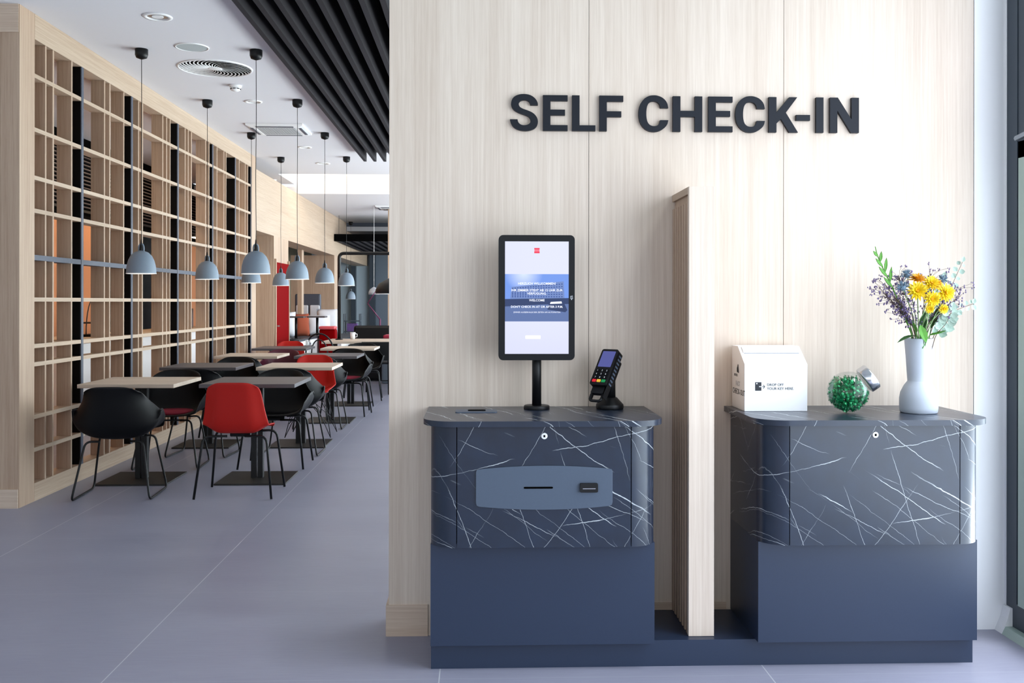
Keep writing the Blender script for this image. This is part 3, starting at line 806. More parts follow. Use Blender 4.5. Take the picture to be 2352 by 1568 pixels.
link('rim', tube(NB(), [(.269 * math.cos(2 * PI * k / 32), .269 * math.sin(2 * PI * k / 32), 1.468) for k in range(32)], .005, 6, closed=True), M_whitep, t)
link('bulb', lathe(NB(), [(0, 1.52), (.04, 1.55), (.03, 1.6), (0, 1.62)], 14), M_bulb, t, smooth=True)
t = empty('dome_lamp', (-1.96, 18.0, 0), 'small pale dome lamp far back, left of the black dome', 'pendant lamp')
link('lamp_shade', lathe(NB(), [(.105, 1.485), (.10, 1.53), (.075, 1.58), (.02, 1.62), (0, 1.625)], 28, cap=False), M_vase, t, smooth=True, mods=[('SOLIDIFY', dict(thickness=.003))])
link('cord', tube(NB(), [(0, 0, 1.62), (0, 0, 3.134)], .003, 6), M_whitep, t)

# lower slatted ceiling in the lounge
bfl = link('ceiling_baffle', B(-.025, .025, 20.0, 25.8, 2.60, 2.74), M_baffle)
for k in range(15):
    o = bfl if k == 0 else bfl.copy()
    if k: C.objects.link(o)
    o.location = (-3.38 + .19 * k, 0, 0)
    if k < 3: o.location.x = -2.94 + .19 * k - .0
    o.location.x = -2.92 + .165 * k
    tag(o, 'thin dark baffle of the small slatted ceiling far in the lounge', 'ceiling baffle', 'dark baffles over the lounge')
t = empty('baffle_carrier', (-1.7, 19.97, 2.60), 'black front bar across the far slatted ceiling', 'carrier bar')
link('bar', B(-1.7, 1.3, 0, .025, .0, .14), M_black2, t)
for x in (-1.2, .2, 1.1): link('hanger', tube(NB(), [(x, .012, .14), (x, .012, .534)], .004, 6), M_black, t)
# bar that caps it so it reads as solid from below
tag(link('baffle_back_panel', B(-3.0, -.45, 20.0, 25.8, 2.741, 2.75), M_black2), 'black board above the far slatted ceiling', 'ceiling board')

# red panel on pier, red bench
t = empty('red_glossy_board', (-2.997, 14.69, 0), 'tall glossy red panel on the wood pier past the lattice', 'wall panel')
link('panel', B(0, .02, -.46, .46, .25, 1.93), M_redwall, t)
link('frame_edge', box(B(0, .026, -.50, -.465, .2, 1.98), 0, .026, .465, .50, .2, 1.98), M_oakv, t)
link('handle', B(.02, .05, -.43, -.36, .98, 1.0), M_chrome, t)
t = empty('red_bench', (-2.75, 14.30, 0), 'low red upholstered bench under the red panel', 'bench')
link('seat', B(-.2, .02, -.2, .75, .30, .46), M_red, t, bevel=.02)
link('backrest', B(-.2, -.12, -.2, .75, .461, .70), M_red, t, bevel=.02)
link('plinth', B(-.18, .0, -.18, .73, 0, .299), M_black, t)

# raised seating with pillows
t = empty('seating_platform', (-3.15, 16.2, 0), 'raised dark platform carrying white pillows beside the wood piers', 'platform')
link('top', B(-.85, .85, 0, 3.0, .66, .72), M_window, t)
link('front_panel', B(-.84, .84, .02, .06, 0, .659), M_white, t)
link('side_panel', B(-.84, .84, .061, 2.98, 0, .659), M_white, t)
def pillow(x, y, z, w_, h, tilt, rz, m, label):
    bm = NB(); n = 8; g = [[[None] * (n + 1) for _ in range(n + 1)] for _ in (0, 1)]
    for sd in (0, 1):
        for i in range(n + 1):
            for j in range(n + 1):
                u, v = -1 + 2 * i / n, -1 + 2 * j / n
                th = .09 * ((1 - abs(u) ** 2.4) * (1 - abs(v) ** 2.4)) ** .55
                if sd and (i in (0, n) or j in (0, n)): g[1][i][j] = g[0][i][j]; continue
                pin = 1 - .07 * (abs(u * v) ** 2) + .0
                g[sd][i][j] = bm.verts.new((u * w_ / 2 * (1 - .05 * (1 - v * v)), (th if sd else -th), (v * (1 - .05 * (1 - u * u)) + 1) * h / 2))
    for sd in (0, 1):
        for i in range(n):
            for j in range(n): bm.faces.new((g[sd][i][j], g[sd][i + 1][j], g[sd][i + 1][j + 1], g[sd][i][j + 1]))
    o = link('pillow', bm, m, smooth=True); o.location = (x, y, z); o.rotation_euler = (tilt, 0, rz)
    tag(o, label, 'pillow', 'pillows on the raised seating')
pillow(-3.42, 17.0, .723, .42, .46, -.25, .3, M_pillow, 'white pillow leaning at the left end of the platform')
pillow(-3.17, 17.35, .723, .30, .42, -.2, .5, M_pillowo, 'rust-brown pillow in the middle of the platform')
pillow(-2.93, 17.75, .723, .46, .40, -.3, .4, M_pillow, 'white pillow right of the rust-brown one')
pillow(-2.86, 18.3, .723, .42, .50, -.2, .2, M_pillow, 'white pillow farthest right, behind the right bistro table')
t = empty('wing_chair', (-3.55, 18.9, .7205), 'slate grey high chair draped with white cloth behind the platform', 'chair')
link('backrest', B(-.05, .45, 0, .12, .15, .78), M_bluegrey, t, bevel=.03)
link('cloth', B(-.02, .22, -.05, -.005, .10, .56), M_pillow, t, bevel=.02)
link('cloth', B(.25, .44, -.05, -.005, .10, .56), M_pillow, t, bevel=.02)
link('seat', B(-.05, .45, -.35, -.055, 0, .145), M_bluegrey, t, bevel=.02)
for i, (x, y, s) in enumerate(((-3.11, 16.45, 'left of two small dark bistro tables on the platform'), (-2.78, 16.62, 'right of two small dark bistro tables on the platform'))):
    t = empty('bistro_table', (x, y, .7205), s, 'table', 'bistro tables on the platform')
    link('tabletop', B(-.15, .15, -.15, .15, .355, .38), M_tabled, t)
    link('post', tube(NB(), [(0, 0, .01), (0, 0, .355)], .022, 10), M_black, t, smooth=True)
    link('foot', lathe(NB(), [(0, 0), (.09, 0), (.09, .01), (0, .012)], 20), M_black, t)
t = empty('red_box', (-2.46, 15.75, .0), 'glossy red cabinet beside the black pipe', 'cabinet')
link('body', B(-.13, .13, -.1, .15, 0, .90), M_redwall, t, bevel=.02)
link('lid', B(-.13, .13, -.14, .14, .901, .95), mat('pink_red', 'd4545c', .4), t, bevel=.015)
t = empty('low_wall', (-2.65, 14.05, 0), 'white low partition wall left of the bentwood chair', 'partition')
link('slab', B(-.03, .03, 0, 2.05, 0, .76), M_white, t)
link('capping', B(-.04, .04, -.01, 2.06, .7605, .79), M_window, t)
# wire newspaper rack
t = empty('wire_rack', (-2.62, 20.0, 0), 'dark wire rack with magazines in front of the pale wall', 'rack')
for x in (-.16, .16):
    for y in (-.12, .12): link('upright', tube(NB(), [(x, y, 0), (x, y, 1.1)], .012, 6), M_window, t)
for z in (.5, .72, .94): link('shelf', B(-.17, .17, -.13, .13, z, z + .02), M_window, t)
link('magazines', B(-.1, .1, -.1, .08, .7405, .90), mat('magazine_mix', '5a3f7a', .5, mottle=.5, mscale=40), t)
# floor lamp with jointed arm
t = empty('jointed_floor_lamp', (-1.83, 17.85, 0), 'purple jointed floor lamp with two thin arms in the lounge', 'floor lamp')
link('base', lathe(NB(), [(0, 0), (.2, 0), (.2, .02), (.03, .04), (0, .04)], 28), M_purplem, t, smooth=True)
link('post', tube(NB(), [(0, 0, .04), (0, 0, 1.03)], .015, 8), M_purplem, t)
link('lower_arm', tube(tube(NB(), [(0, -.02, 1.03), (-.23, -.02, 1.32)], .009, 8), [(-.0, .03, 1.0), (-.20, .03, 1.27)], .006, 6), M_purplem, t, smooth=True)
link('upper_arm', tube(NB(), [(-.23, 0, 1.32), (-.03, 0, 1.62)], .009, 8), M_purplem, t, smooth=True)
link('lamp_shade', lathe(NB(), [(.13, 1.56), (.11, 1.63), (.04, 1.70), (0, 1.71)], 24, cap=False, cx=.06), M_purplem, t, smooth=True)
# lounge sofa blocks and low tables on the right
t = empty('lounge_sofa', (-1.75, 16.2, 0), 'dark low lounge sofa beyond the long table', 'sofa')
link('seat', B(-.5, 1.2, .30, 1.1, 0, .62), M_black, t, bevel=.04)
link('backrest', B(-.5, 1.2, 1.101, 1.3, 0, .92), M_black, t, bevel=.04)
t = empty('lounge_bench', (-1.2, 15.75, 0), 'grey and wine red bench right of the dark lounge sofa', 'sofa')
link('seat', B(-.4, 1.0, 0.1, .6, 0, .74), M_greywall, t, bevel=.03)
link('cushion', B(-.38, .98, .12, .58, .7405, .80), M_cushion, t, bevel=.02)
t = empty('white_mug', (-2.02, 15.45, .7505), 'white mug on the long table, right of the pipe frame', 'mug')
link('body', lathe(NB(), [(0, 0), (.035, 0), (.045, .11), (.04, .11), (.033, .01), (0, .01)], 18, cap=False), M_whitep, t, smooth=True)
link('handle', tube(NB(), [(.04, 0, .09), (.07, 0, .08), (.07, 0, .04), (.038, 0, .03)], .006, 6), M_whitep, t, smooth=True)
# napkin caddy on farthest dark table
t = empty('condiment_holder', (-2.27, 12.85, .7505), 'small white and chrome condiment holder on the farthest dark table', 'condiment holder')
link('tray', B(-.05, .05, -.05, .05, 0, .02), M_chrome, t)
link('napkins', B(-.03, .0, -.03, .03, .0205, .09), M_whitep, t)
link('shaker', lathe(NB(), [(0, .0205), (.015, .0205), (.015, .07), (.01, .085), (0, .085)], 12, cx=.025), M_chrome, t, smooth=True)
# distant lattice screen on the right edge
t = empty('lattice_screen', (-1.6, 18.35, 0), 'distant pale lattice screen at the edge of the check-in wall', 'room divider')
bm = NB()
for x in (.02, .20, .38, .56): box(bm, x, x + .025, -.03, .03, 0, 3.1)
link('uprights', bm, M_oakv, t)['kind'] = 'stuff'
bm = NB()
for z in (.45, .75, .84, 1.05, 1.3, 1.38, 1.62, 1.95, 2.3, 2.65): box(bm, .0, .6, -.025, .025, z, z + .022)
link('cross_bars', bm, M_oakx, t)['kind'] = 'stuff'

# ================================================================== CHECK-IN DESKS
t = empty('plinth', (-.175, 3.54, 0), 'long slate blue plinth running under both check-in desks', 'plinth')
link('body', B(0, 2.027, 0, WY - 3.54 - .009, 0, .0965), M_slate, t)

def desk(name, x0, label, wd=.82):
    """x0 = left side; body wd wide, rounded front corners, doors, recessed lower panel"""
    r = empty(name, (x0, WY - .001, .097), label, 'check-in desk', 'marble check-in desks')
    def Y(y): return y - (WY - .001)
    def Z(z): return z - .097
    yf = 3.44; rad = .095; zb, zt = .469, .905
    # lower panel carcass
    link('lower_panel', B(.0, wd, Y(3.502), -.0005, 0, Z(.4685)), M_slate, r)
    # marble corner sides with rounded fronts
    def corner(sgn):
        pts = []
        xo = 0 if sgn < 0 else wd; d = 1 if sgn < 0 else -1
        for k in range(11):
            a = k / 10 * PI / 2
            pts.append((xo + d * (rad - rad * math.cos(a)), Y(yf) + rad - rad * math.sin(a)))
        outer = [(xo, -.0005)] + pts
        inner = [(xo + d * rad, Y(yf) + .02), (xo + d * .02, Y(yf) + rad + .02), (xo + d * .02, -.0005)]
        bm = NB(); prism(bm, outer + inner, Z(zb), Z(zt) - .0005); return bm
    o = link('corner_panel', corner(-1), M_marble, r, smooth=False); o2 = link('corner_panel', corner(1), M_marble, r)
    for q in (o, o2):
        for p in q.data.polygons:
            if abs(p.normal.z) < .5: p.use_smooth = True
        q.data.set_sharp_from_angle(angle=math.radians(30))
    link('carcass', B(.0205, wd - .0205, Y(yf) + .12, -.0005, Z(zb), Z(zt) - .0005), M_black2, r)
    door = link('door', B(rad + .003, wd - rad - .003, Y(yf), Y(yf) + .019, Z(zb), Z(zt) - .004), M_marble, r)
    b2 = NB(); lathe(b2, [(0, -.004), (.0105, -.004), (.0115, -.002), (.0115, .001), (0, .001)], 24)
    for v in b2.verts: v.co = Matrix.Translation((wd / 2, Y(yf) - .001, Z(.869))) @ Matrix.Rotation(-PI / 2, 4, 'X') @ v.co
    for v in b2.verts: v.co.y = Y(yf) - .0005 - abs(v.co.y - (Y(yf) - .001))
    lk = link('lock', b2, M_whitep, door)
    link('keyway', B(wd / 2 - .003, wd / 2 + .003, Y(yf) - .0065, Y(yf) - .0045, Z(.869) - .004, Z(.869) + .004), M_black2, door)
    # worktop
    pts = rrect(-.027, wd + .027, Y(3.405), -.0005, .115, 10, (1, 1, 0, 0))
    o = link('worktop', prism(NB(), pts, Z(.9055), Z(.926)), M_marble, r)
    o.data.set_sharp_from_angle(angle=math.radians(30))
    for p in o.data.polygons: p.use_smooth = True
    return r, door, Y, Z
dl, door, Yd, Zd = desk('check_in_desk', -.175, 'left marble check-in desk carrying the screen and card terminal')
dr, _, _, _ = desk('check_in_desk', 1.029, 'right marble check-in desk carrying the key box, jar and flower vase')
# metal service plate on the left door
cx = .235 + .175; pts = []
hw = .2455
for k in range(13):
    u = -1 + 2 * k / 12; pts.append((cx + u * (hw - .012), Zd(.605) + .012 * u * u * 1.0))
pts += [(cx + hw - .003, Zd(.605) + .016), (cx + hw, Zd(.605) + .026), (cx + hw, Zd(.763) - .022), (cx + hw - .003, Zd(.763) - .014)]
for k in range(13):
    u = 1 - 2 * k / 12; pts.append((cx + u * (hw - .012), Zd(.763) - .012 * u * u))
pts += [(cx - hw + .003, Zd(.763) - .014), (cx - hw, Zd(.763) - .022), (cx - hw, Zd(.605) + .026), (cx - hw + .003, Zd(.605) + .016)]
pl = link('service_plate', prism(NB(), pts, Yd(3.4345), Yd(3.4395), 'XZ'), M_plate, door, bevel=.001)
sl = link('receipt_slot', prism(NB(), rrect(.161 + .175, .266 + .175, Zd(.681), Zd(.688), .0034, 4), Yd(3.4335), Yd(3.4344), 'XZ'), M_black2, door)
rd = link('card_reader', prism(NB(), rrect(.362 + .175, .427 + .175, Zd(.668), Zd(.701), .005, 4), Yd(3.424), Yd(3.4344), 'XZ'), M_black, door, bevel=.001)
link('card_slot', prism(NB(), rrect(.372 + .175, .418 + .175, Zd(.6805), Zd(.6835), .001, 2), Yd(3.4232), Yd(3.4238), 'XZ'), M_chrome, door)
# flush tray inset in the left worktop
t = empty('counter_inset', (-.01, 3.715, .9262), 'flat grey plate with a dark slot set in the left desk top', 'inset plate')
link('plate', prism(NB(), rrect(-.08, .08, -.045, .045, .01, 4), 0, .003), M_plate, t)
link('slot', prism(NB(), rrect(-.032, .036, -.012, .03, .008, 4), .0031, .0045), M_black2, t)

# ================================================================== COLUMN FIN
t = empty('fluted_fin', (.835, 3.575, .0972), 'oak partition fin with fluted sides standing between the two desks', 'partition')
link('front_board', B(-.048, .048, 0, .022, 0, 1.687), M_panel, t, bevel=.001)
bm = NB()
nfl = 7; L0 = .0225; L1 = WY - 3.575 - .001
link('core', B(-.036, .036, L0, L1, 0, 1.66), M_oakv, t)
for s in (-1, 1):
    for k in range(nfl):
        y = L0 + .004 + (L1 - L0 - .03) * k / (nfl - 1)
        link('flute', box(NB(), *sorted((s * .0365, s * .0475)), y, y + .022, 0, 1.63), M_oakv, t, bevel=.002)
link('top_rail', B(-.0475, .0475, L0, L1, 1.6605, 1.687), M_oaky, t)

# ================================================================== SIGN LETTERS
sg = empty('wall_sign', (.128, 3.895, 2.04), 'large dark SELF CHECK-IN lettering fixed on the oak wall', 'sign')
ZB, ZT = 2.043, 2.187
def ux(u): return .258 + (u - 1247) * .0017901 - .128
def letter(polys, name='letter'):
    """polys: list of outlines in (u, v01) with v01 0 bottom .. 1 top"""
    bm = NB()
    for p in polys: prism(bm, [(ux(u), ZB - 2.04 + v * (ZT - ZB)) for u, v in p], -.016, -.0005, 'XZ')
    o = link(name, bm, M_letter, sg)
    return o
def rect(u0, u1, v0, v1): return [(u0, v0), (u1, v0), (u1, v1), (u0, v1)]
def smoothpoly(pts, sharp):
    out = []; n = len(pts)
    for i, p in enumerate(pts):
        if i in sharp: out.append(p); continue
        a, c = pts[i - 1], pts[(i + 1) % n]
        out.append((p[0] * .75 + a[0] * .25, p[1] * .75 + a[1] * .25)); out.append((p[0] * .75 + c[0] * .25, p[1] * .75 + c[1] * .25))
    return out
S = [(985, 540), (765, 540), (740, 460), (690, 405), (590, 382), (480, 405), (425, 465), (418, 520), (445, 590), (530, 645), (700, 700), (850, 770), (950, 880), (990, 990), (985, 1100), (945, 1190), (865, 1255), (740, 1300), (590, 1313), (430, 1290), (290, 1222), (200, 1110), (160, 965), (385, 965), (400, 1040), (450, 1105), (530, 1138), (620, 1138), (710, 1112), (765, 1060), (772, 990), (745, 920), (690, 870), (590, 832), (430, 780), (300, 710), (230, 630), (192, 530), (200, 420), (250, 320), (340, 252), (460, 213), (600, 205), (740, 228), (860, 290), (950, 390), (988, 490)]
S2 = [(1160 + x / 13.067, 1 - (y - 235) / (1298 - 235)) for x, y in S]
letter([smoothpoly(S2, {0, 1, 22, 23})])
def Eshape(u0, u1, um, st=17.0, f=False):
    p = [(u0, 0)]
    p += [(u0 + st, 0), (u0 + st, .40), (um, .40), (um, .56), (u0 + st, .56), (u0 + st, .835), (u1, .835), (u1, 1), (u0, 1)] if f else \
         [(u1, 0), (u1, .16), (u0 + st, .16), (u0 + st, .435), (um, .435), (um, .595), (u0 + st, .595), (u0 + st, .84), (u1, .84), (u1, 1), (u0, 1)]
    return p
letter([Eshape(1247, 1303, 1297)])
letter([[(1313, 0), (1366, 0), (1366, .16), (1330, .16), (1330, 1), (1313, 1)]])
letter([Eshape(1375, 1429.5, 1425, f=True)])
Cc = [(850, 165), (842, 122), (812, 85), (772, 66), (732, 61), (690, 68), (650, 95), (622, 140), (612, 190), (612, 232), (622, 282), (650, 325), (690, 352), (732, 359), (775, 353), (815, 330), (842, 300), (851, 262), (785, 262), (778, 292), (760, 308), (732, 312), (703, 304), (683, 280), (674, 238), (674, 182), (683, 140), (703, 116), (732, 109), (762, 116), (780, 135), (787, 165)]
def Cat(du): return smoothpoly([(1290 + x / 3.51 + du, 1 - (y - 68) / (354 - 68)) for x, y in Cc], {0, 17, 18, 31})
letter([Cat(0)])
letter([[(1542.5, 0), (1560, 0), (1560, .42), (1593, .42), (1593, 0), (1610, 0), (1610, 1), (1593, 1), (1593, .59), (1560, .59), (1560, 1), (1542.5, 1)]])
letter([Eshape(1624, 1679.5, 1674)])
letter([Cat(221.5)])
letter([[(1763, 0), (1780.5, 0), (1780.5, .25), (1791, .38), (1810, 0), (1830, 0), (1802, .56), (1828.5, 1), (1810, 1), (1780.5, .56), (1780.5, 1), (1763, 1)]])
letter([rect(1826, 1858, .34, .50)], 'hyphen')
letter([rect(1872, 1889, 0, 1)])
letter([[(1904, 0), (1921, 0), (1921, .63), (1953, 0), (1971, 0), (1971, 1), (1954, 1), (1954, .38), (1922, 1), (1904, 1)]])

# ================================================================== SCREEN
t = empty('check_in_screen', (.229, 3.80, .9262), 'tall black portrait touchscreen on a post on the left desk', 'screen')
link('base_disc', lathe(NB(), [(0, 0), (.051, 0), (.051, .012), (.048, .015), (0, .015)], 40), M_black, t, smooth=True, bevel=.001)
link('post', lathe(NB(), [(.0185, .0151), (.0185, .28), (0, .28)], 28), M_black, t, smooth=True)
z0, z1 = 1.123 - .9262, 1.610 - .9262; x0, x1 = .076 - .229, .373 - .229; yf = 3.73 - 3.80
bz = link('housing', prism(NB(), rrect(x0, x1, z0, z1, .018, 6), yf, yf + .034, 'XZ'), M_bezel, t, bevel=.002)
link('bracket', B(-.04, .04, yf + .0345, -.0, .24, .34), M_black, t)
# display, with what it shows
def gradmat():
    m = bpy.data.materials.new('display_glow'); m.use_nodes = True; nt = m.node_tree; N = nt.nodes; N.remove(N['Principled BSDF'])
    e = N.new('ShaderNodeEmission'); e.inputs[0].default_value = lin('cdd0e8'); e.inputs[1].default_value = .86
    g = N.new('ShaderNodeBsdfGlossy'); g.inputs['Roughness'].default_value = .15; g.inputs[0].default_value = (.05, .05, .05, 1)
    a = N.new('ShaderNodeAddShader'); nt.links.new(e.outputs[0], a.inputs[0]); nt.links.new(g.outputs[0], a.inputs[1]); nt.links.new(a.outputs[0], N['Material Output'].inputs['Surface'])
    return m
dx0, dx1, dz0, dz1 = .101 - .229, .349 - .229, 1.148 - .9262, 1.585 - .9262
dsp = link('display', B(dx0, dx1, yf - .0012, yf - .0002, dz0, dz1), gradmat(), t)
pz0, pz1 = 1.274 - .9262, 1.458 - .9262
# the picture of a hotel block under a blue sky
m_sky = bpy.data.materials.new('screen_sky'); m_sky.use_nodes = True; nt = m_sky.node_tree; N = nt.nodes; N.remove(N['Principled BSDF'])
e = N.new('ShaderNodeEmission'); tc = N.new('ShaderNodeTexCoord'); vm = N.new('ShaderNodeVectorMath'); vm.operation = 'DISTANCE'
vm.inputs[1].default_value = (-.055, yf, pz1 + .004); nt.links.new(tc.outputs['Object'], vm.inputs[0])
mr = N.new('ShaderNodeMapRange'); mr.inputs['From Max'].default_value = .075; nt.links.new(vm.outputs['Value'], mr.inputs['Value'])
mx = N.new('ShaderNodeMix'); mx.data_type = 'RGBA'; mx.inputs['A'].default_value = lin('c8d4f2'); mx.inputs['B'].default_value = lin('6f8fd6')
nt.links.new(mr.outputs['Result'], mx.inputs['Factor']); nt.links.new(mx.outputs['Result'], e.inputs[0]); nt.links.new(e.outputs[0], N['Material Output'].inputs['Surface'])
link('picture_sky', B(dx0, dx1, yf - .0016, yf - .0013, pz0, pz1), m_sky, dsp)
e_b = emis('screen_block', '6d82b5', 1.0); e_d = emis('screen_dark', '3a4668', 1.0); e_m = emis('screen_mid', '5d6f9b', 1.0); e_w = emis('screen_white', 'e8ecfa', 1.0); e_w2 = emis('screen_window', '42558c', 1.0); e_r = emis('screen_red', 'd9455a', 1.0); e_r2 = emis('screen_rose', 'e37688', 1.0)
gx = dx0; 
def Q(name, pts, m, k=0): return link(name, prism(NB(), pts, yf - .0019 - k * .0003, yf - .0017 - k * .0003, 'XZ'), m, dsp)
hz = pz0 + .088
Q('picture_building', [(gx + .020, hz), (gx + .232, hz), (gx + .228, hz + .068), (gx + .19, hz + .064), (gx + .026, hz + .046)], e_b)
bm = NB()
for r_ in range(6):
    for c_ in range(20):
        x = gx + .027 + c_ * .0101; top = .046 + (x - gx - .026) * .11
        z = hz + .006 + r_ * (top - .008) / 6
        box(bm, x, x + .0052, yf - .0024, yf - .0021, z, z + .0042)
link('picture_windows', bm, e_w2, dsp)
Q('picture_ground', [(gx, pz0), (gx + .248, pz0), (gx + .248, hz + .003), (gx, hz - .003)], e_m, 1)
Q('picture_hedge', [(gx, hz - .030), (gx + .15, hz - .022), (gx + .248, hz - .02), (gx + .248, hz + .003), (gx, hz - .001)], e_d, 2)
Q('picture_van', [(gx + .165, hz - .042), (gx + .235, hz - .052), (gx + .243, hz - .044), (gx + .228, hz - .012), (gx + .172, hz - .014)], e_d, 3)
Q('picture_car', [(gx + .175, hz - .02), (gx + .222, hz - .018), (gx + .22, hz - .010), (gx + .178, hz - .012)], e_w, 4)
def stext(body, z, size, bold=.0002):
    return text_mesh('screen_text', body, size, e_w, Matrix.Translation(((dx0 + dx1) / 2, yf - .0036, z)) @ FRONT, dsp, .0001, bold, 'CENTER')
stext('HERZLICH WILLKOMMEN!', pz1 - .041, .0125)
stext('IHR ZIMMER STEHT AB 15 UHR ZUR', pz1 - .067, .0125)
stext('VERFÜGUNG.', pz1 - .080, .0125)
stext('WELCOME', pz1 - .106, .0125)
stext("DON'T CHECK IN AT OR AFTER 3 P.M.", pz1 - .131, .0118)
stext('ZIMMER AUSSERHALB DER ZEITEN AM AUTOMATEN', pz1 - .151, .0078, .0)
# small red emblem at the top: two bars and a soft body
ex, ez = (dx0 + dx1) / 2, 1.549 - .9262
Q('emblem', [(ex - .0105, ez - .010), (ex + .0105, ez - .010), (ex + .0095, ez + .0105), (ex - .0095, ez + .0105)], e_r2, 5)
Q('emblem_bar', [(ex - .0105, ez + .005), (ex + .0105, ez + .005), (ex + .0105, ez + .0105), (ex - .0105, ez + .0105)], e_r, 6)
Q('emblem_bar', [(ex - .0105, ez - .010), (ex + .0105, ez - .010), (ex + .0105, ez - .0035), (ex - .0105, ez - .0035)], e_r, 6)
Q('button', rrect(ex - .045, ex + .015, dz0 + .058, dz0 + .072, .003, 3), e_w, 5)
bm = NB(); mkx = x1 - .0125; mkz = 1.366 - .9262
for dx_, dz_ in ((-.003, .005), (.002, .006), (-.003, -.001), (.003, -.001), (0, -.006)):
    lathe(bm, [(0, 0), (.0026, 0), (.0026, .0004), (0, .0004)], 10, cx=mkx + dx_, cy=-(mkz + dz_))
for v in bm.verts: v.co = Vector((v.co.x, yf - .0005 - v.co.z, -v.co.y))
link('maker_mark', bm, M_inkl, bz)

# ================================================================== CARD TERMINAL
t = empty('card_terminal', (.520, 3.80, .9262), 'black card payment terminal on a stand on the left desk', 'card terminal')
link('base_disc', lathe(NB(), [(0, 0), (.053, 0), (.055, .006), (.054, .018), (.048, .024), (.028, .046), (0, .046)], 40), M_black, t, smooth=True, bevel=.001)
link('stalk', tube(NB(), [(.0, 0, .04), (.0, -.002, .12), (-.006, -.01, .165), (-.008, -.03, .185)], .023, 20, r2=.02), M_black, t, smooth=True)
hd = bpy.data.objects.new('head', None)
HM = Matrix.Translation((-.026, -.055, .150)) @ Matrix.Rotation(math.radians(-40), 4, 'Z') @ Matrix.Rotation(math.radians(-36), 4, 'X')
def hpart(name, bm, m, **k):
    for v in bm.verts: v.co = HM @ v.co
    return link(name, bm, m, t, **k)
body = hpart('body', prism(NB(), rrect(-.038, .038, -.070, .095, .009, 5), -.018, .020, 'XZ'), M_black, bevel=.003)
def hsub(name, bm, m):
    for v in bm.verts: v.co = HM @ v.co
    return link(name, bm, m, body)
hsub('screen', prism(NB(), rrect(-.029, .029, .012, .084, .002, 3), -.0195, -.0182, 'XZ'), emis('terminal_screen', '5a5f9e', .75))
for r_ in range(4):
    for c_ in range(3):
        x = -.021 + .021 * c_; z = -.006 - .0155 * r_
        m_ = M_blackp if r_ < 3 else (mat('key_red', 'd8202c', .4, emit='d8202c', estr=.25), mat('key_yellow', 'e8b436', .4, emit='e8b436', estr=.25), mat('key_green', '0f8a4a', .4, emit='0f8a4a', estr=.25))[c_]
        k_ = hsub('key', prism(NB(), rrect(x - .0082, x + .0082, z - .0058, z + .0058, .002, 3), -.0208, -.0182, 'XZ'), m_)
        if r_ < 3:
            tm = text_mesh('digit', str(1 + c_ + 3 * r_), .010, M_whitep, HM @ Matrix.Translation((x - .0025, -.0211, z - .0035)) @ FRONT, body, .0001)
hpart('card_tray', prism(prism(NB(), rrect(-.028, .028, -.100, -.0705, .004, 4), -.004, .014, 'XZ'), rrect(-.028, -.019, -.122, -.101, .003, 3), -.002, .010, 'XZ'), M_black)
bm = NB(); tube(bm, rounded([(-.025, .004, -.098), (-.025, .004, -.130), (.025, .004, -.130), (.025, .004, -.098)], .012, 4), .0055, 8)
hpart('grip_loop', bm, M_black, smooth=True)
bm = NB(); box(bm, .0385, .041, -.010, .016, -.120, .085)
hpart('side_rail', bm, M_black)
bm = NB()
for q in range(9): box(bm, .0412, .0425, -.006, .012, -.060 + q * .016, -.053 + q * .016)
hpart('rail_ribs', bm, M_plate)
hpart('cradle', prism(NB(), rrect(-.030, .034, -.055, .07, .01, 4), .0205, .038, 'XZ'), M_black, bevel=.003)

# ================================================================== KEY DROP BOX
kb = empty('key_drop_box', (1.031, 3.695, .9262), 'white key drop-off box with slanted lid on the right desk', 'drop box')
W_, D_ = .247, .185
prof = [(0, 0), (D_, 0), (D_, .249), (.098, .249), (0, .183)]
body = link('body', prism(NB(), prof, 0, W_, 'YZ'), M_whitep, kb, bevel=.0015)
# lid flap following the slope
sl = Vector((0, .098, .066)).normalized(); nr = Vector((0, -sl.z, sl.y))
def sp(x, a, h): p = Vector((0, 0, .183)) + sl * a + nr * h; return (x, p.y, p.z)
bm = NB(); a0, a1 = .072, .112
vs = [bm.verts.new(sp(x, a, h)) for h in (.0005, .005) for (x, a) in ((.012, a0), (W_ - .012, a0), (W_ - .012, a1), (.012, a1))]
for f in ((0, 1, 2, 3), (4, 5, 6, 7), (0, 1, 5, 4), (1, 2, 6, 5), (2, 3, 7, 6), (3, 0, 4, 7)): bm.faces.new([vs[i] for i in f])
link('lid_flap', bm, M_whitep, kb)
bm = NB(); vs = [bm.verts.new(sp(x, a, .0006)) for (x, a) in ((.014, a0 - .006), (W_ - .014, a0 - .006), (W_ - .014, a0 - .001), (.014, a0 - .001))]; bm.faces.new(vs)
link('slot_line', bm, M_inkl, kb, mods=[('SOLIDIFY', dict(thickness=.0004))])
def P2(pts, m, name): return link(name, prism(NB(), pts, -.0012, -.0003, 'XZ'), m, body)
